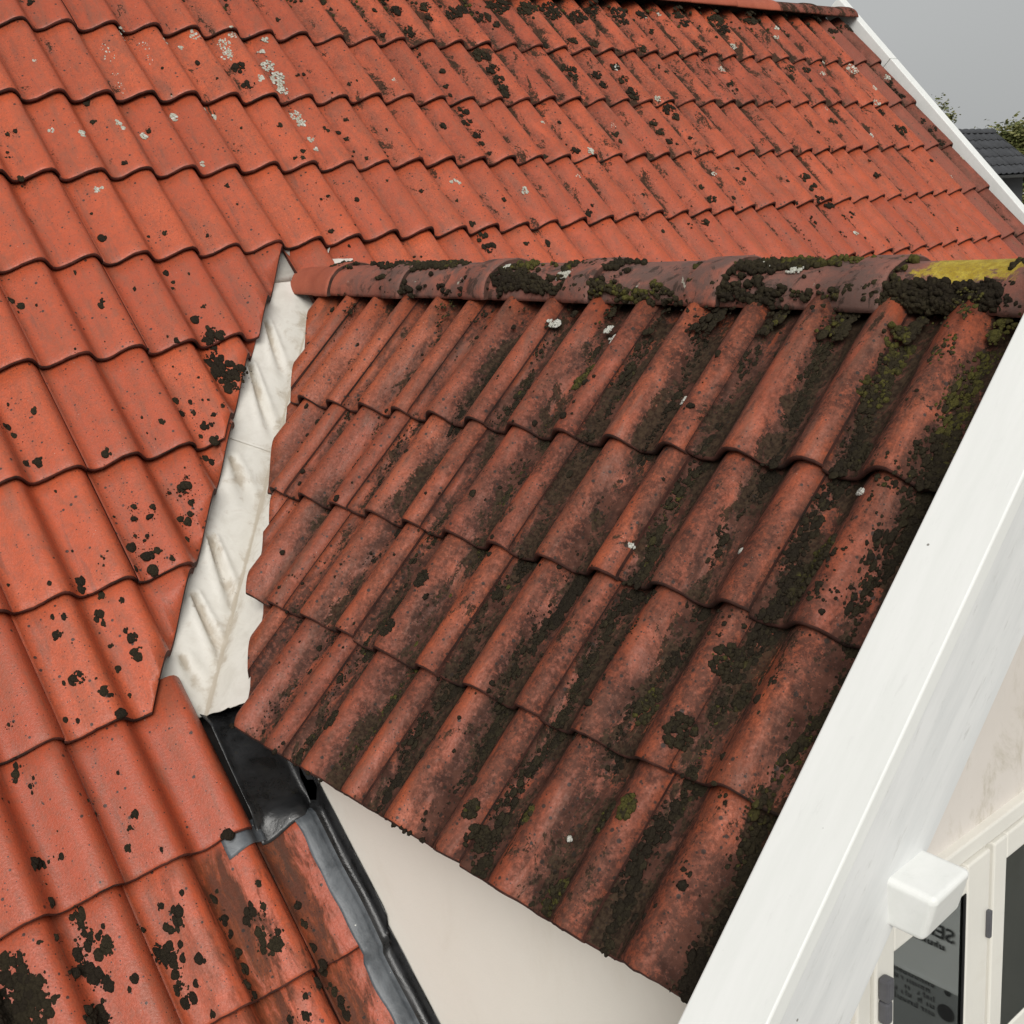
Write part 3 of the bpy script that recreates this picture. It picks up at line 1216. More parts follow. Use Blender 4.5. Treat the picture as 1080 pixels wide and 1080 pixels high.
win = part('window', frame_me('window_frame', OX0, OX1, OZ0, OZ1, .042, .042, .036, .05, GY - .022, GY + .05), house, [upvc], None,
           'pale two-casement window in the dormer gable')
part('casement', frame_me('casement_l', .125, .521, OZ0 + .055, -2.001, .058, .086, .058, .07, GY - .030, GY + .03), win, [upvc])
part('casement', frame_me('casement_r', .540, .945, -2.52, -2.001, .052, .052, .056, .055, GY - .028, GY + .03), win, [upvc])
part('transom', box_me('transom', I4, .540, .945, GY - .020, GY + .03, -2.60, -2.522, bev=.004), win, [upvc])
part('mullion', box_me('mullion', I4, .5225, .5385, GY - .010, GY + .03, OZ0 + .05, -2.0, bev=.002), win, [upvc])
for x0, x1, z0, z1 in ((.183, .435, OZ0 + .12, -2.058), (.592, .893, -2.465, -2.057), (.545, .94, OZ0 + .06, -2.602)):
    part('pane', box_me('pane', I4, x0 + .001, x1 - .001, GY - .0235, GY - .0205, z0 + .001, z1 - .001), win, [glass_mat])
part('gasket', box_me('gasket', I4, .4295, .4348, GY - .0285, GY - .0240, OZ0 + .13, -2.06, bev=.001), win, [gasket])
bm = bmesh.new()
box_bm(bm, I4, .128, .150, GY - .052, GY - .0305, -2.125, -2.080, bev=.005)
box_bm(bm, I4, .129, .149, GY - .050, GY - .0305, -2.172, -2.127, bev=.005)
part('hinge', from_bm('hinge_l', bm), win, [hinge_mat])
part('hinge', box_me('hinge_r', I4, .507, .517, GY - .040, GY - .0305, -2.190, -2.130, bev=.002), win, [hinge_mat])
# dark room behind the glass
room_mat = simple('room_dark', (.045, .048, .046), .9, .2, 4)
bm = bmesh.new()
box_bm(bm, I4, OX0 - .1, OX1 + .15, GY + .13, GY + 1.3, -3.3, -1.86)
for f in list(bm.faces):
    if all(abs(v.co.y - (GY + .13)) < 1e-4 for v in f.verts):
        bm.faces.remove(f)
part('room', from_bm('room', bm), house, [room_mat])
# curtain rail and sill things inside, faint through the glass
curt = simple('curtain_grey', (.22, .24, .22), .8, .2, 30)
bm = bmesh.new()
for i in range(30):
    x = .66 + .33 * i / 29
    y = GY + .16 + .02 * math.sin(i * 1.3)
    bm.verts.new((x, y, -2.75))
    bm.verts.new((x, y, -1.95))
bm.verts.ensure_lookup_table()
for i in range(29):
    bm.faces.new((bm.verts[2 * i], bm.verts[2 * i + 2], bm.verts[2 * i + 3], bm.verts[2 * i + 1]))
bmesh.ops.solidify(bm, geom=bm.faces[:], thickness=.003)
cu = obj('curtain', from_bm('curtain', bm, True), None, [simple('curtain_dark', (.05, .06, .055), .9, .3, 20)])
cu['label'] = 'dark curtain behind the right window pane'
cu['category'] = 'curtain'

# ------------------------------------------------------------------ service van in the yard, mirrored by the left pane
XV = 3.95                                     # its lettered side


def refl(px, py):
    """where the line of sight, thrown back by the pane, meets the van side"""
    d = ray(px, py)
    p = CAM + d * ((GY - .0235 - CAM.y) / d.y)
    d = Vector((d.x, -d.y, d.z))
    return p + d * ((XV - p.x) / d.x)


van_white = simple('van_white', (.80, .81, .80), .3, .04, 2, 0, 100, (.5, .49, .45), .3, 3, spec=.5)
van_grey = simple('van_grey', (.30, .31, .31), .35, .05, 2, spec=.5)
ink = simple('ink_black', (.05, .05, .052), .6, .1, 20)
tyre_m = simple('tyre_rubber', (.02, .02, .02), .85, .2, 20)
rim_m = simple('rim_silver', (.5, .5, .52), .35, .1, 5)
vglass = simple('van_glass', (.02, .022, .025), .1, .1, 3, spec=.6)
pS = refl(1007, 988)
YB = refl(1034, 1000).y                       # flat rear end, towards the house
YF, YR = YB, YB - 5.4
van = empty('service_van', 'white service van with black lettering, mirrored in the left window pane', 'van', (XV + .9, (YF + YR) / 2, -6.2))
VI = Matrix.Translation((-(XV + .9), -(YF + YR) / 2, 6.2))


def vpart(name, me, mat, parent=van):
    o = obj(name, me, parent, [mat])
    if parent is van:
        o.matrix_parent_inverse = VI
    return o


zs = refl(970, 1028).z                        # height where the white side turns grey
side = [(YB - t_, z) for t_, z in ((0, -5.85), (.03, -4.05), (.22, -3.92), (3.5, -3.92), (3.75, -4.0), (4.45, -4.75), (5.25, -5.0), (5.4, -5.2), (5.4, -5.85))]
bm = bmesh.new()
a_ = [bm.verts.new((XV, y, z)) for y, z in side]
b_ = [bm.verts.new((XV + 1.85, y, z)) for y, z in side]
bm.faces.new(a_)
bm.faces.new(b_[::-1])
for i in range(len(side)):
    j = (i + 1) % len(side)
    bm.faces.new((a_[i], b_[i], b_[j], a_[j]))
bmesh.ops.recalc_face_normals(bm, faces=bm.faces)
bmesh.ops.bevel(bm, geom=bm.edges[:], offset=.05, segments=3, affect='EDGES')
vpart('body', from_bm('van_body', bm), van_white)
vpart('lower_panel', box_me('van_lower', I4, XV - .004, XV, YR + .9, YB - .04, -5.80, zs), van_grey)
vpart('trim_line', box_me('van_trim', I4, XV - .008, XV - .0041, YR + .9, YB - .04, zs - .012, zs + .004), van_white)
vpart('windscreen', box_me('van_screen', frame(Vector((XV + .2, YB - 3.78, -4.02)), Vector((1, 0, 0)), Vector((0, -.682, -.731)), Vector((0, -.731, .682))), 0, 1.45, 0, .95, .006, .012), vglass)
vpart('side_window', box_me('van_side_window', I4, XV - .006, XV - .001, YB - 4.15, YB - 3.45, -4.75, -4.15), vglass)
for x in (XV + .12, XV + 1.62):
    for y in (YB - 1.0, YR + .85):
        bm = bmesh.new()
        bmesh.ops.create_cone(bm, cap_ends=True, segments=28, radius1=.34, radius2=.34, depth=.22, matrix=Matrix.Translation((x + .06, y, -5.86)) @ Matrix.Rotation(R(90), 4, 'Y'))
        wh = vpart('wheel', from_bm('van_tyre', bm), tyre_m)
        bm = bmesh.new()
        bmesh.ops.create_cone(bm, cap_ends=True, segments=20, radius1=.20, radius2=.20, depth=.26, matrix=Matrix.Translation((x + .06, y, -5.86)) @ Matrix.Rotation(R(90), 4, 'Y'))
        vpart('rim', from_bm('van_rim', bm), rim_m, wh)
for x in (XV + .15, XV + 1.45):
    vpart('headlight', box_me('van_lamp', I4, x, x + .25, YR - .012, YR + .02, -5.4, -5.24, bev=.01), rim_m)


def text_me(s, size, name):
    cu = bpy.data.curves.new(name, 'FONT')
    cu.body = s
    cu.size = size
    cu.extrude = .0006
    cu.offset = size * .016
    o = bpy.data.objects.new(name, cu)
    COL.objects.link(o)
    dg = bpy.context.evaluated_depsgraph_get()
    me = bpy.data.meshes.new_from_object(o.evaluated_get(dg))
    bpy.data.objects.remove(o)
    bpy.data.curves.remove(cu)
    me.materials.clear()
    return me


zb, zt = refl(1005, 995).z, refl(1005, 981).z
tm = text_me('SER', (zt - zb) / .70, 'lettering')
tm.transform(frame(Vector((XV - .006, pS.y, zb)), Vector((0, -1, 0)), Vector((0, 0, 1)), Vector((-1, 0, 0))))
vpart('lettering', tm, ink)
bm = bmesh.new()
H_ = (zt - zb)
for (px, py, ln, hg_) in ((1004, 1006, 1.30, .40), (986, 1042, 1.25, .36), (986, 1049.5, .80, .36), (986, 1057, 1.1, .36), (986, 1064.5, .95, .36), (986, 1072, 1.2, .36)):
    q = refl(px, py)
    y, hgt, lim = q.y, H_ * hg_ * 1.25, q.y - ln
    while y > lim:
        wd = rng.uniform(.5, .95) * hgt
        if rng.random() > .14:
            hh = hgt * rng.choice((.66, .66, 1.0))
            box_bm(bm, I4, XV - .0062, XV - .0042, y - wd * .30, y, q.z, q.z + hh)
            if rng.random() > .3:
                box_bm(bm, I4, XV - .0062, XV - .0042, y - wd * .88, y - wd * .60, q.z, q.z + hgt * .66)
            if rng.random() > .4:
                zz = q.z + rng.choice((0, hgt * .48))
                box_bm(bm, I4, XV - .0062, XV - .0042, y - wd * .599, y - wd * .301, zz, zz + hgt * .18)
        y -= wd + hgt * .16
vpart('small_print', from_bm('small_print', bm), ink)
bm = bmesh.new()
for px, py, k in ((1000, 1047, .022), (998, 1068, .055)):
    q = refl(px, py)
    bmesh.ops.create_circle(bm, cap_ends=True, segments=16, radius=k, matrix=frame(Vector((XV - .006, q.y, q.z)), Vector((0, -1, 0)), Vector((0, 0, 1)), Vector((-1, 0, 0))))
vpart('mark', from_bm('mark', bm), ink)
print('van text', pS, zb, zt)

# ------------------------------------------------------------------ neighbouring house
slate = simple('neighbour_slate', (.046, .048, .053), .55, .18, 2.5, .2, 30)
slate_e = simple('neighbour_edge', (.020, .021, .024), .6, .1, 5)
nwall = simple('neighbour_wall', (.055, .057, .062), .8, .1, 1)
gut_m = simple('gutter_zinc', (.28, .29, .30), .4, .1, 3)
NR = Vector((28.74, 11.73, .62))              # right end of its ridge
nh = empty('neighbour_house', 'dark slate roofed house beyond the main roof edge', 'house', (NR.x - 3, NR.y, -6.2))
NHI = Matrix.Translation((-(NR.x - 3), -NR.y, 6.2))
NP = R(40)
NM = frame(NR, Vector((1, 0, 0)), Vector((0, -math.cos(NP), -math.sin(NP))), Vector((0, -math.sin(NP), math.cos(NP))))


def npart(name, me, mats, parent=nh):
    o = obj(name, me, parent, mats)
    if parent is nh:
        o.matrix_parent_inverse = NHI
    return o


LN = 1.72
nroof = npart('roof', box_me('nroof', NM, -9, -.02, 0, LN, -.12, -.02), [slate_e])
nrow, gn = 5, LN / 5
bm = bmesh.new()
NU = 36
for i in range(NU + 1):
    u = .30 * i / NU * 1.0
    p = .035 * (.5 + .5 * math.cos(2 * math.pi * u / .30)) ** 1.3
    for v, z in ((-.01, 0), (gn + .015, .03), (gn + .017, .012)):
        bm.verts.new((u, v, p + z))
bm.verts.ensure_lookup_table()
for i in range(NU):
    for j in range(2):
        a = 3 * i + j
        bm.faces.new((bm.verts[a], bm.verts[a + 3], bm.verts[a + 4], bm.verts[a + 1])).smooth = True
ntm = from_bm('neighbour_tile', bm)
ntm.materials.append(slate)
for r_ in range(nrow):
    for c_ in range(9):
        o = obj('roof_tile', ntm, nroof)
        o.matrix_basis = NM @ Matrix.Translation((-.3 * (c_ + 1) + rng.uniform(-.004, .004), r_ * gn, rng.uniform(-.004, .004)))
        o.matrix_parent_inverse = I4
for i in range(9):
    bm = ridge_bm(.36, .11, .125, .02, 80 + i, .9, collar=.07)
    o = npart('ridge_tile', from_bm('nridge', bm, False), [slate, slate_e], nroof)
    o.matrix_basis = frame(NR + Vector((-.33 * (i + 1), .02, -.02)), Vector((1, 0, 0)), Vector((0, 1, 0)), Vector((0, 0, 1)))
npart('verge_board', box_me('nverge', NM, -.02, .05, -.05, LN, -.16, .05), [slate_e])
bm = bmesh.new()
ge = NM @ Vector((0, LN, -.06))
NS = 12
prev = None
for x in (-9, .05):
    ring = []
    for k in range(NS + 1):
        a = math.pi + math.pi * k / NS
        ring.append(bm.verts.new((NR.x + x, ge.y - .07 + .075 * math.cos(a), ge.z + .02 + .075 * math.sin(a))))
    if prev:
        for k in range(NS):
            bm.faces.new((prev[k], prev[k + 1], ring[k + 1], ring[k]))
    prev = ring
bmesh.ops.solidify(bm, geom=bm.faces[:], thickness=.006)
npart('gutter', from_bm('ngutter', bm, True), [gut_m])
bm = bmesh.new()
box_bm(bm, I4, NR.x - 9, NR.x - .1, ge.y + .35, NR.y + 3, -6.2, ge.z - .05)
bmesh.ops.recalc_face_normals(bm, faces=bm.faces)
npart('wall', from_bm('nwall', bm), [nwall])
bm = bmesh.new()
for (x0, x1) in ((-2.2, -1.2), (-5.2, -4.0)):
    box_bm(bm, I4, NR.x + x0, NR.x + x1, ge.y + .31, ge.y + .349, -3.0, -1.5)
npart('window', from_bm('nwin', bm), [gut_m])

# ------------------------------------------------------------------ trees beyond
leaf_a = NT('leaf_olive')
oi = leaf_a.attr('tone')
leaf_a = leaf_a.out(leaf_a.mix(oi, (.09, .11, .035), (.24, .23, .09)), .7, None, .2)
bark = simple('bark', (.10, .085, .065), .9, .2, 6, .4, 20)


def tree(label, base, height, spread, nleaf, leaf, seed, bare=0.0):
    rr = random.Random(seed)
    root = empty('leafy_tree', label, 'tree', base, 'trees beyond the neighbouring roof')
    bm = bmesh.new()

    def limb(a, b, r0, r1, n=6):
        d = (b - a).normalized()
        q = d.to_track_quat('Z', 'Y').to_matrix()
        rings = []
        for t_ in (0, .5, 1):
            c = a.lerp(b, t_) + (Vector((rr.uniform(-1, 1), rr.uniform(-1, 1), 0)) * r0 * .6 if t_ == .5 else Vector())
            r = r0 + (r1 - r0) * t_
            rings.append([bm.verts.new(c + q @ Vector((math.cos(k * 2 * math.pi / n) * r, math.sin(k * 2 * math.pi / n) * r, 0))) for k in range(n)])
        for i in range(2):
            for k in range(n):
                bm.faces.new((rings[i][k], rings[i][(k + 1) % n], rings[i + 1][(k + 1) % n], rings[i + 1][k])).smooth = True

    limb(Vector((0, 0, 0)), Vector((0, 0, height * .55)), .22, .12)
    limb(Vector((0, 0, height * .55)), Vector((.2, 0, height * .95)), .12, .02)
    tips = []
    for i in range(46):
        z = height * rr.uniform(.45, .92)
        a = rr.uniform(0, 2 * math.pi)
        f = (z / height - .4) / .6
        ln = spread * (1 - .72 * f) * rr.uniform(.5, 1.05)
        p = Vector((math.cos(a) * ln, math.sin(a) * ln, z + ln * .55))
        limb(Vector((0, 0, z)), p, .05, .008, 5)
        for k in range(4):
            tips.append(Vector((0, 0, z)).lerp(p, rr.uniform(.4, 1.08)))
    tips += [Vector((rr.uniform(-.3, .3), rr.uniform(-.3, .3), height * rr.uniform(.85, 1.02))) for _ in range(16)]
    o = obj('trunk', from_bm('trunk', bm), root, [bark])
    vs, fs, tn = [], [], []
    for i in range(nleaf):
        c = rr.choice(tips)
        g_ = min(1.25, abs(rr.gauss(0, .65)))
        d = Vector((rr.gauss(0, 1), rr.gauss(0, 1), rr.gauss(0, .8))).normalized() * g_ * spread * .20
        p = c + d
        q = Matrix.Rotation(rr.uniform(0, 6.28), 3, 'Z') @ Matrix.Rotation(rr.uniform(-1.2, 1.2), 3, 'X')
        s_ = leaf * rr.uniform(.6, 1.3)
        b0 = len(vs)
        for x, y, z in ((-.5, 0, 0), (0, -.32, .06), (.55, 0, 0), (0, .32, .06)):
            vs.append(p + q @ (Vector((x, y, z)) * s_))
        fs.append((b0, b0 + 1, b0 + 2, b0 + 3))
        tn += [rr.random() ** 1.4] * 4
    me = bpy.data.meshes.new('crown')
    me.from_pydata(vs, [], fs)
    at = me.attributes.new('tone', 'FLOAT', 'POINT')
    at.data.foreach_set('value', tn)
    obj('crown', me, root, [leaf_a])
    return root


tp = CAM + ray(1078, 150) * 52
tree('olive green leafy tree right behind the dark slate roof', (tp.x, tp.y, -6.2), tp.z + 6.2 + .5, 3.6, 26000, .20, 3)
tp = CAM + ray(992, 107) * 46
tree('thin pale tree top peeping over the main barge board', (tp.x, tp.y, -6.2), tp.z + 6.2, 1.3, 5200, .12, 8)

# ------------------------------------------------------------------ moss and lichen
def ico(sub, seed, a1=.42, a2=.30):
    bm = bmesh.new()
    bmesh.ops.create_icosphere(bm, subdivisions=sub, radius=1)
    for v in bm.verts:
        k = 1 + a1 * noise.noise(v.co * 1.5 + Vector((seed, 0, 0))) + a2 * noise.noise(v.co * 3.4 + Vector((0, seed, 0)))
        v.co *= k
    me = bpy.data.meshes.new('tmp')
    bm.to_mesh(me)
    bm.free()
    n = len(me.vertices)
    co = np.empty(n * 3)
    me.vertices.foreach_get('co', co)
    fc = np.array([tuple(p.vertices) for p in me.polygons])
    bpy.data.meshes.remove(me)
    return co.reshape(-1, 3), fc


ICO = [ico(2, s * 3.7) for s in range(8)]
ICOR = [ico(2, s * 2.9 + 1, .20, .12) for s in range(8)]
ICO1 = [ico(1, s * 5.1 + 2) for s in range(8)]


def blobs(name, items, mat, label):
    """items: (pos Vector, axes (3 Vectors x,y,n), radius, height, tone)"""
    V, F, T = [], [], []
    b = 0
    for (p, ax, r, h, tone) in items:
        co, fc = (ICO1 if r <= .0034 else (ICOR if h < r * .46 else ICO))[rng.randrange(8)]
        a = rng.uniform(0, 6.28)
        ca, sa = math.cos(a), math.sin(a)
        x = (co[:, 0] * ca - co[:, 1] * sa) * r * rng.uniform(.8, 1.25)
        y = (co[:, 0] * sa + co[:, 1] * ca) * r * rng.uniform(.8, 1.25)
        z = co[:, 2] * h
        A = np.array([list(ax[0]), list(ax[1]), list(ax[2])])
        V.append(np.stack([x, y, z], 1) @ A + np.array(list(p)))
        F.append(fc + b)
        T.append(np.full(len(co), tone))
        b += len(co)
    if not V:
        return None
    V = np.concatenate(V)
    F = np.concatenate(F)
    T = np.concatenate(T)
    me = bpy.data.meshes.new(name)
    me.vertices.add(len(V))
    me.vertices.foreach_set('co', V.ravel())
    me.loops.add(F.size)
    me.loops.foreach_set('vertex_index', F.ravel().astype(np.int32))
    me.polygons.add(len(F))
    me.polygons.foreach_set('loop_start', np.arange(0, F.size, 3, dtype=np.int32))
    me.polygons.foreach_set('loop_total', np.full(len(F), 3, dtype=np.int32))
    me.polygons.foreach_set('use_smooth', np.ones(len(F), dtype=bool))
    me.update(calc_edges=True)
    at = me.attributes.new('tone', 'FLOAT', 'POINT')
    at.data.foreach_set('value', T)
    o = obj(name, me, None, [mat])
    o['kind'] = 'stuff'
    o['label'] = label
    o['category'] = 'moss' if 'moss' in label else 'lichen'
    return o


def moss_material(name, dark, mid, green):
    t = NT(name)
    P = t.coord()
    n = t.noise(P, 240, 5, .75)
    tn = t.attr('tone')
    c = t.mix(t.rng(tn, 0, .75), dark, mid)
    c = t.mix(t.rng(tn, .72, 1.0), c, green)
    c = t.mix(t.rng(n, .38, .7, 0, .65), c, tuple(x * .45 for x in dark))
    b = t.bump(n, .9, .006)
    return t.out(c, .95, b, .1)


moss_mat = moss_material('moss', (.029, .0225, .0155), (.048, .039, .022), (.105, .095, .026))
lich_mat = moss_material('pale_lichen', (.50, .49, .40), (.60, .59, .50), (.76, .75, .69))
AXA, AXB = (XA, UPA, NA), (XB, UPB, NB)

# --- main roof: individual cushions, zoomed reading of the photograph (offset, scale 1/4)
SPOTS = {
 (0, 270): "95,212,18 157,208,9 45,190,15 75,240,10 320,70,10 430,210,16 432,190,12 572,140,10 705,75,16 735,112,12 730,140,14 800,75,8 862,213,11 830,270,20 880,305,14 890,345,40 930,335,20 950,500,55 900,440,40 980,540,40 1010,490,30 840,512,7 710,340,8 748,355,13 147,655,16 38,627,9 30,725,18 60,760,14 98,785,6 105,877,16 168,870,22 450,835,22 397,868,10 602,682,10 685,697,15 625,748,7 660,772,6 805,615,12 820,662,12 857,607,7 880,606,8 905,668,12 940,632,10 862,720,20 895,712,12 850,762,10 905,780,22 965,730,12 985,745,10 1000,680,10 740,610,15 765,665,14 775,985,28 715,1000,9 788,932,7 805,1040,14 565,1055,12 320,392,8 910,880,22 870,855,15 895,870,15",
 (0, 540): "35,310,9 213,300,12 308,165,9 418,218,7 345,295,22 340,330,22 565,28,12 633,18,14 760,32,14 795,38,18 788,115,12 803,8,12 552,152,22 622,187,24 665,162,18 650,245,24 570,240,14 725,195,12 610,120,7 622,100,8 570,100,7 225,443,13 273,443,14 240,520,20 258,515,12 430,430,24 412,455,16 440,470,16 520,372,14 435,350,20 535,502,13 560,532,24 575,597,26 468,567,15 500,662,20 330,705,30 275,722,12 410,702,9 440,760,22 465,775,12 548,773,13 510,850,20 275,880,16 335,880,13 655,963,16 722,1047,30 75,1072,18 37,897,8 130,488,5 308,552,6",
 (0, 810): "75,25,25 75,55,15 148,40,12 135,75,14 143,103,10 145,315,14 150,410,30 185,415,25 215,395,15 268,370,18 235,372,10 188,495,11 208,570,20 250,265,8 575,192,20 550,250,13 542,337,14 683,344,10 398,195,10 365,140,12 500,20,9 965,280,25 325,625,30 350,660,20 440,665,13 360,720,35 420,710,20 440,760,35 465,765,20 340,790,30 365,850,30 430,900,40 470,915,25 310,870,25 575,885,18 552,932,13 440,980,13 690,580,20 755,610,30 775,525,16 740,670,35 770,740,20 690,790,50 720,770,30 780,800,20 850,800,25 755,850,30 830,910,18 765,930,32 800,980,35 840,915,15 905,1035,16 168,735,12 400,1060,50 430,1070,40 20,830,30 60,880,60 40,960,90 130,950,60 100,1040,90 30,1060,80 220,1030,25 235,970,17 185,960,20 90,790,18 40,800,30 195,860,8 180,900,12 235,715,14 600,685,14",
 (200, 810): "297,487,18 290,610,40 250,640,25 320,580,18 300,690,-25 340,740,-50 380,690,20 390,735,18 438,775,9 400,740,15 50,800,22 35,905,16 110,1035,15 490,960,12 495,1045,18 425,1060,15 100,560,22 140,640,24 120,520,18 170,700,20 200,780,20 230,850,22 240,920,18 270,960,16 150,600,14 560,870,26 590,930,28 640,1000,30 540,910,18 660,1050,25 460,580,18 480,660,16 520,760,18 560,830,20",
 (0, 0): "692,288,12 838,267,13 920,330,8 1010,290,25 1050,362,20 728,400,10 527,688,12 130,10,15 432,1005,18 390,902,9 697,985,12 877,993,9 35,567,10 67,553,10 395,515,12 85,780,14 370,440,15 630,555,12 1020,540,7 1003,862,7 960,785,10 630,1000,10",
 (270, 0): "92,85,10 500,40,12 535,152,12 590,50,20 640,130,18 655,150,15 710,30,20 730,80,15 840,60,30 870,40,25 960,80,25 1000,30,30 1040,20,30 1020,100,15 792,297,14 395,358,12 430,338,8 800,370,12 820,405,10 547,378,8 790,535,14 555,547,10 935,240,25 965,250,20 995,300,22 1040,380,20 1050,400,18 1020,345,20 870,480,20 890,520,18 935,570,18 955,610,14 985,650,10 198,637,10 167,665,8 200,662,9 105,527,12 380,505,10 290,540,8 305,550,8 350,560,11 382,587,10 467,668,10 430,842,13 318,977,11 302,828,9 555,762,9 697,810,9 848,850,8 910,945,14 1048,840,10 950,1005,20 980,1050,22 702,635,9",
 (540, 0): "60,40,35 160,30,30 180,60,25 280,70,32 330,60,28 440,70,28 470,100,18 550,60,24 690,80,26 720,110,18 860,90,30 890,130,22 1000,90,28 540,215,20 250,180,20 130,190,16 345,195,16 240,310,20 220,300,16 260,335,14 350,330,18 380,370,16 430,300,16 470,340,16 500,400,20 520,410,14 580,150,12 715,240,14 800,215,18 870,235,12 920,370,18 940,390,12 650,480,24 680,505,14 590,530,14 620,570,18 655,605,14 430,580,16 455,605,12 200,515,10 265,640,16 140,660,12 560,820,12 345,860,9 790,800,12 835,850,16 930,845,12 940,730,10 970,770,10 320,900,16 150,1030,16 180,1030,12 60,1030,12 310,1020,16 635,985,14 745,1015,14 805,955,16 1045,970,22 1060,1000,16 700,600,8 760,570,8",
 (810, 0): "50,90,22 120,110,20 190,100,20 280,125,16 340,120,16 90,300,18 110,320,12 160,300,14 190,330,10 300,380,10 520,340,14 545,370,12 575,395,10 470,480,16 550,525,16 575,540,16 660,500,12 700,540,14 740,590,14 270,520,14 150,750,18 180,800,14 215,840,16 455,750,14 240,890,18 280,940,22 310,970,18 240,1010,16 300,1045,18 360,950,12 390,970,12 520,930,7 730,958,10 620,985,9 895,930,7 940,910,10 990,890,9 225,545,9 120,860,10 70,780,8 410,700,6 680,690,8",
}
items = []
for (ox, oy), s_ in SPOTS.items():
    for tok in s_.split():
        zx, zy, zr = (float(q) for q in tok.split(','))
        green = zr < 0
        zr = abs(zr)
        px, py = ox + zx / 4, oy + zy / 4
        u, v = hitA(px, py, -.030)
        for _ in range(3):           # settle on the wavy surface
            hh = (MAI @ surfA(u, v)).z
            u, v = hitA(px, py, hh)
        if v < cA0.y and v > -7.35 * GA and (Vector((u, v, 0)) - Vector((cA0.x, cA0.y, 0))).dot(nCutA) > -.012:
            continue
        pw = MA @ Vector((u, v, 0))
        dist = (pw - CAM).length
        r = zr / 4 / FPX * dist * 1.12
        tn0 = rng.random() * .5 if not green else rng.uniform(.45, .9)
        for _ in range(rng.randint(3, 9)):
            a, rad = rng.uniform(0, 6.28), r * rng.uniform(.9, 1.9)
            items.append((surfA(u + math.cos(a) * rad, v + math.sin(a) * rad * 1.2), AXA, rng.uniform(.0008, .0022), .0006, rng.random() * .3))
        if r < .017:
            items.append((surfA(u, v), AXA, r * .92, r * .34, tn0))
            for _ in range(rng.randint(1, 4) if r > .006 else 0):
                a = rng.uniform(0, 6.28)
                q = r * rng.uniform(.3, .55)
                items.append((surfA(u + math.cos(a) * r * .65, v + math.sin(a) * r * .75), AXA, q, q * .45, tn0))
        else:
            # a mat: broad low lobes, finer knobs over and around them
            nb_ = max(4, min(40, int((r / .011) ** 2 * 1.5)))
            for _ in range(nb_):
                a, rad = rng.uniform(0, 6.28), r * .78 * math.sqrt(rng.random())
                q = rng.uniform(.5, .85) * min(r, .017)
                items.append((surfA(u + math.cos(a) * rad, v + math.sin(a) * rad * 1.15), AXA, q, q * rng.uniform(.28, .45), tn0))
            k = min(220, int(12 * (r / .013) ** 2))
            for _ in range(k):
                a, rad = rng.uniform(0, 6.28), r * math.sqrt(rng.random()) * .88
                q = rng.uniform(.0015, .0040)
                items.append((surfA(u + math.cos(a) * rad, v + math.sin(a) * rad * 1.15, .005 * (1 - rad / r)), AXA, q, q * rng.uniform(.5, .9), min(1, tn0 + rng.uniform(-.2, .3))))


def visible(P, m=30):
    c = Matrix(ROT) @ (P - CAM)
    if c.z > -.2:
        return False
    x, y = 540 - FPX * c.x / c.z, 540 + FPX * c.y / c.z
    return -m < x < 1080 + m and -m < y < 1080 + m


# loose scatter of tiny cushions all over the main roof
cnt = 0
while cnt < 1500:
    u, v = rng.uniform(-2.0, 4.95), rng.uniform(-3.4, .36)
    P = surfA(u, v)
    if not visible(P):
        continue
    d0 = (Vector((u, v, 0)) - Vector((cA0.x, cA0.y, 0))).dot(nCutA)
    if v < cA0.y and d0 > -.01 and u < 2 * RX:
        cnt += .2
        continue
    cnt += 1
    cl_ = noise.noise(Vector((u * 1.6, v * 1.6, 4))) + .55 * noise.noise(Vector((u * 6, v * 4, 9)))
    top = max(0, (v + .1) / .45) if u > 1.2 else 0
    if cl_ + .25 * (u > 1.5) + 1.0 * top < rng.uniform(-.1, .75):
        continue
    low = 1 - prof(u + CR1)
    if rng.random() > .45 + .55 * low:
        continue
    r = rng.choice((.0025, .003, .0035, .004, .005, .006, .008))
    for q in range(1 if r < .005 else rng.randint(1, 4)):
        du, dv = rng.gauss(0, .008) * (q > 0), rng.gauss(0, .018) * (q > 0)
        items.append((surfA(u + du, v + dv), AXA, r * rng.uniform(.7, 1.1), r * .5, rng.random() * .55 + .35 * top))
# top course in front of the main ridge: greenish moss strings in the troughs
for n in range(4, 33):
    for _ in range(15):
        u = n * .15 + .072 + rng.gauss(0, .016)
        v = .345 - abs(rng.gauss(0, .085))
        if noise.noise(Vector((n * 3.3, v * 14, 2))) < -.12:
            continue
        r = rng.uniform(.005, .010)
        items.append((surfA(u, v), AXA, r, r * .8, rng.uniform(.2, .95)))
blobs('roof_moss', items, moss_mat, 'dark moss cushions dotted over the orange main roof tiles')
print('moss main', len(items))

# --- dormer moss
items = []
U0, U1 = -1.75, .83


def dens_u(u):
    return max(0, min(1, (u + 1.3) / 1.7))


def insideB(u, v):
    return (Vector((u, v, 0)) - Vector((cB0.x, cB0.y, 0))).dot(nCutB) < -.030


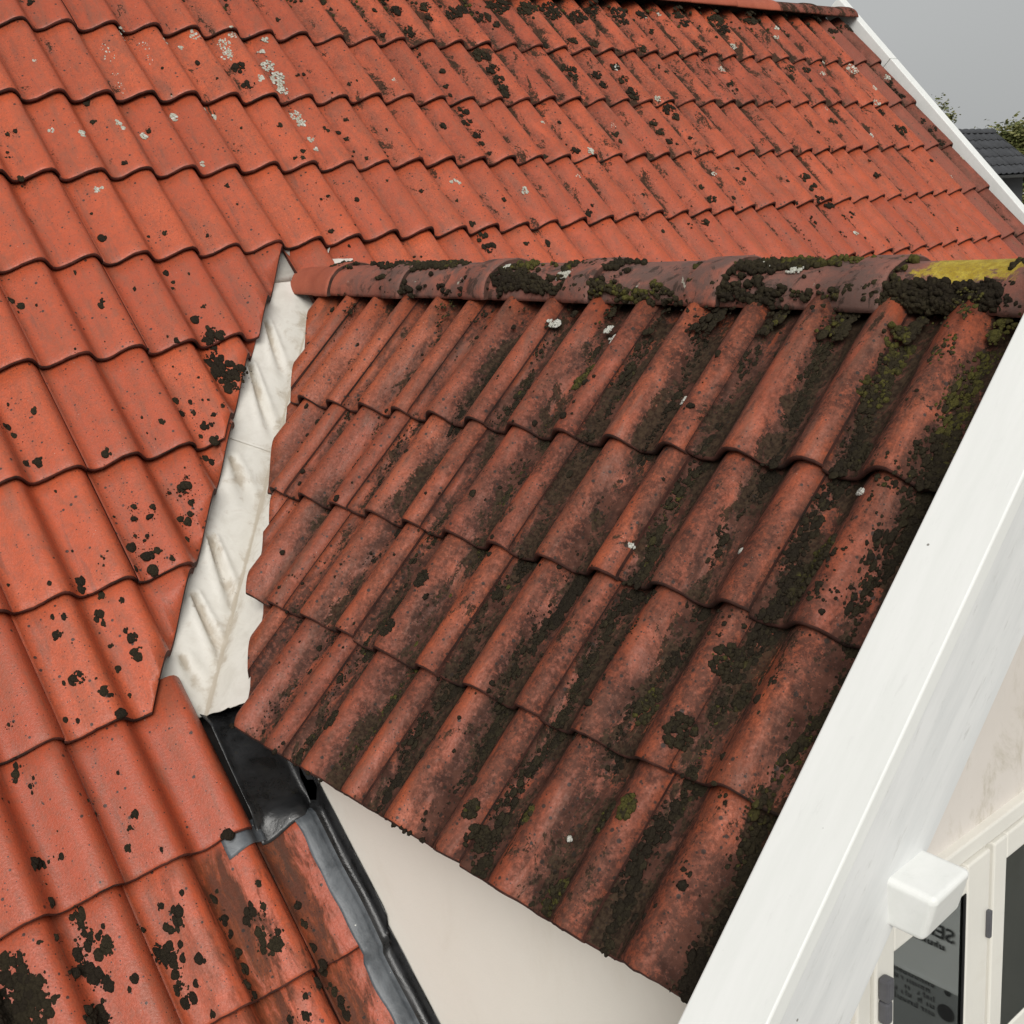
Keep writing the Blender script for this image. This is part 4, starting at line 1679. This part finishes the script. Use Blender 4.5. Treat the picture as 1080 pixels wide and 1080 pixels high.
tries = 0
while tries < 150000:
    tries += 1
    u, v = rng.uniform(U0, U1), rng.uniform(-.845, .37)
    if not insideB(u, v):
        continue
    ul = u % WT
    # trough lines: just right of the joint and between the two rolls
    t1 = math.exp(-((ul - .020 - .010 * math.sin(v * 21 + u)) / .018) ** 2)
    t2 = .9 * math.exp(-((ul - .176 - .010 * math.sin(v * 17 + 2 * u)) / .018) ** 2)
    tr_ = max(t1, t2)
    vp = v + math.ceil(-v / GB) * GB
    step = math.exp(-((GB - vp) / .020) ** 2) * (.35 + .65 * (1 - prof(u, PRB)))       # right under the nose above
    if v > 0:
        step = 0
    d = dens_u(u)
    nz = noise.noise(Vector((u * 7, v * 4.2, 1))) + .6 * noise.noise(Vector((u * 24, v * 15, 5))) + .5 * noise.noise(Vector((u * 70, v * 45, 2)))
    sc = tr_ * (.30 + .66 * d) + .50 * step * (.35 + .65 * d) + .20 * d + .72 * nz
    if u > .70:
        sc += .34
    if sc < .59 + .44 * rng.random():
        continue
    thick = sc > 1.02
    r = rng.uniform(.004, .0085) if (thick and rng.random() < .35) else rng.choice((.0011, .0013, .0015, .0018, .002, .0023, .0028)) * rng.uniform(.8, 1.25) * (1 + .25 * d)
    g_ = noise.noise(Vector((u * 3.1, v * 3.1, 8)))
    tone = max(0, min(1, .28 + .9 * g_ + rng.gauss(0, .18)))
    if v > .1:
        tone = min(1, tone + .25)
    items.append((surfB(u, v, 0 if r > .0038 else (.0022 if thick else 0)), AXB, r * rng.uniform(.9, 1.4), r * (rng.uniform(.25, .5) if r > .0038 else rng.uniform(.4, .9)), tone))
# lone round cushions on the rolls
for _ in range(900):
    u, v = rng.uniform(U0, U1), rng.uniform(-.845, .34)
    if not insideB(u, v):
        continue
    if noise.noise(Vector((u * 5, v * 5, 12))) < .02:
        continue
    r = rng.choice((.002, .0025, .003, .0035, .0045, .006, .008))
    items.append((surfB(u, v), AXB, r, r * .6, rng.random() * .35))
# a few fat cushions read off the photograph
for px, py, rr_, tn in ((372, 487, 10, .1), (350, 515, 8, .3), (496, 880, 10, .45), (575, 940, 17, .75), (555, 858, 8, .9), (660, 850, 10, .9), (671, 735, 16, .7), (715, 770, 14, .5), (498, 855, 7, .6), (545, 855, 9, .3),
                        (628, 855, 14, .6), (760, 690, 14, .5), (860, 575, 18, .7), (840, 600, 18, .7), (900, 470, 14, .5), (915, 400, 16, .8), (940, 350, 14, .9), (930, 370, 12, .8), (835, 610, 14, .6), (770, 725, 12, .5),
                        (445, 610, 8, .2), (415, 640, 9, .2), (412, 665, 7, .3), (350, 760, 8, .3), (600, 390, 8, .9), (610, 380, 8, .9), (450, 352, 7, .8)):
    u, v = hitB(px, py, .012)
    dist = ((MB @ Vector((u, v, 0))) - CAM).length
    r = rr_ / FPX * dist
    for _ in range(int(30 + 5 * rr_)):
        a, rad = rng.uniform(0, 6.28), r * math.sqrt(rng.random())
        q = rng.uniform(.002, .006)
        items.append((surfB(u + math.cos(a) * rad * .8, v + math.sin(a) * rad * 1.3), AXB, q, q * rng.uniform(.7, 1.3), min(1, max(0, tn + rng.gauss(0, .15)))))
# moss hanging over the eave edge
for _ in range(120):
    u = rng.uniform(-.62, .82)
    if noise.noise(Vector((u * 9, 3, 3))) < .12:
        continue
    items.append((surfB(u, -.846 + rng.uniform(0, .004), -rng.uniform(.002, .012)), AXB, rng.uniform(.003, .006), rng.uniform(.003, .006), rng.random() * .3))
blobs('dormer_moss', items, moss_mat, 'thick dark moss along the troughs of the dormer tiles')
print('moss dormer', len(items))

# --- ridge moss
items = []
RA = (XB, XA, Vector((0, 0, 1)))
for _ in range(34000):
    y = rng.uniform(-3.1, -.9)
    a = rng.uniform(-.05, 2.0)               # angle from the near (-X) springing
    d = max(0, min(1, (-y - 1.2) / 1.3))
    near = math.exp(-((a - .35) / .38) ** 2)
    topm = .55 * math.exp(-((a - 1.25) / .35) ** 2)
    nz = noise.noise(Vector((y * 4.2, a * 1.1, 3))) + .5 * noise.noise(Vector((y * 16, a * 4, 7)))
    nz += .45 * noise.noise(Vector((y * 45, a * 10, 2)))
    sc = (.8 * near + topm) * (.25 + .8 * d) + .95 * nz + .08
    if -3.05 < y < -2.86 and a > .62:
        sc -= .9
    if sc < .45 + .45 * rng.random():
        continue
    rz = RZ + .0165 * (y + 1)
    rr_ = .104
    n_ = Vector((-math.cos(a), 0, math.sin(a) * 1.2)).normalized()
    p = Vector((RX - rr_ * math.cos(a), y, rz + .78 * rr_ * math.sin(a)))
    r = rng.choice((.0016, .002, .0025, .003, .004, .0055, .007))
    tx = Vector((0, -1, 0))
    ty = n_.cross(tx)
    items.append((p, (tx, ty, n_), r, r * rng.uniform(.7, 1.4) * (1.3 if near > .5 and d > .5 else 1), max(0, min(1, .42 + .5 * topm + .9 * noise.noise(Vector((y * 3, a, 1))) + rng.gauss(0, .15)))))
blobs('ridge_moss', items, moss_mat, 'olive brown moss clumps along the dormer ridge tiles')
print('moss ridge', len(items))

# --- pale lichen crusts
WHITE = {
 (0, 0): "515,148,20 445,205,20 465,240,22 490,320,15 505,360,15 520,385,12 610,205,25 630,255,22 685,175,20 680,220,15 720,400,15 820,147,22 980,147,18 945,190,25 960,235,25 765,205,10 155,255,10 735,497,18 345,563,14 218,548,12 500,518,12 410,800,12 610,575,14 905,495,10 855,692,12 865,460,8 520,540,6 430,795,6",
 (270, 0): "20,220,14 20,330,16 50,280,25 90,335,30 115,380,22 40,170,14 165,490,22 190,520,18 232,590,12 255,630,8 590,340,11 652,575,12 825,768,7 845,758,7 858,770,6",
 (540, 0): "890,290,16 945,180,12 430,525,12 330,637,14 55,800,14 280,745,10 843,745,8 620,410,12 430,300,12 130,517,8 480,1000,6 570,75,8 615,75,8",
 (810, 0): "360,287,22 508,320,12 235,305,10 228,262,12 470,420,12 445,378,10 250,460,10 445,562,9 785,735,9 800,690,8 370,985,9 40,150,10 20,140,10",
}
items = []
for (ox, oy), s_ in WHITE.items():
    for tok in s_.split():
        zx, zy, zr = (float(q) for q in tok.split(','))
        px, py = ox + zx / 4, oy + zy / 4
        u, v = hitA(px, py, -.030)
        for _ in range(3):
            u, v = hitA(px, py, (MAI @ surfA(u, v)).z)
        dist = ((MA @ Vector((u, v, 0))) - CAM).length
        r = zr / 4 / FPX * dist
        for _ in range(int(5 + 200000 * r * r * .35)):
            a, rad = rng.uniform(0, 6.28), r * math.sqrt(rng.random())
            q = rng.uniform(.0025, .0068)
            items.append((surfA(u + math.cos(a) * rad * .8, v + math.sin(a) * rad * 1.2), AXA, q, .0024, rng.random()))
for px, py, pr_ in ((633, 338, 6), (635, 344, 5), (577, 332, 6), (712, 412, 4), (898, 508, 3.5), (903, 511, 3), (661, 571, 2), (772, 571, 2.5), (586, 875, 1.5)):
    u, v = hitB(px, py, .015)
    dist = ((MB @ Vector((u, v, 0))) - CAM).length
    r = pr_ / FPX * dist
    for _ in range(int(8 + 9 * pr_)):
        a, rad = rng.uniform(0, 6.28), r * math.sqrt(rng.random())
        q = rng.uniform(.002, .004)
        items.append((surfB(u + math.cos(a) * rad, v + math.sin(a) * rad, .001), AXB, q, .002, .8 + .2 * rng.random()))
for yy_, aa, rr_, n_ in ((-1.66, 1.25, .030, 60), (-1.74, 1.15, .015, 30), (-1.98, .75, .022, 80), (-2.55, 1.35, .03, 50), (-2.62, .95, .016, 40), (-2.80, 1.05, .012, 30)):
    for _ in range(n_):
        y = yy_ + rng.gauss(0, rr_ * .6)
        a = aa + rng.gauss(0, rr_ * 4)
        nn_ = Vector((-math.cos(a), 0, math.sin(a) * 1.2)).normalized()
        p = Vector((RX - .104 * math.cos(a), y, RZ + .0165 * (y + 1) + .78 * .104 * math.sin(a)))
        tx = Vector((0, -1, 0))
        items.append((p, (tx, nn_.cross(tx), nn_), rng.uniform(.002, .005), .0025, .5 + .5 * rng.random()))
blobs('pale_lichen', items, lich_mat, 'pale grey white lichen crusts on the tiles')
print('lichen', len(items))
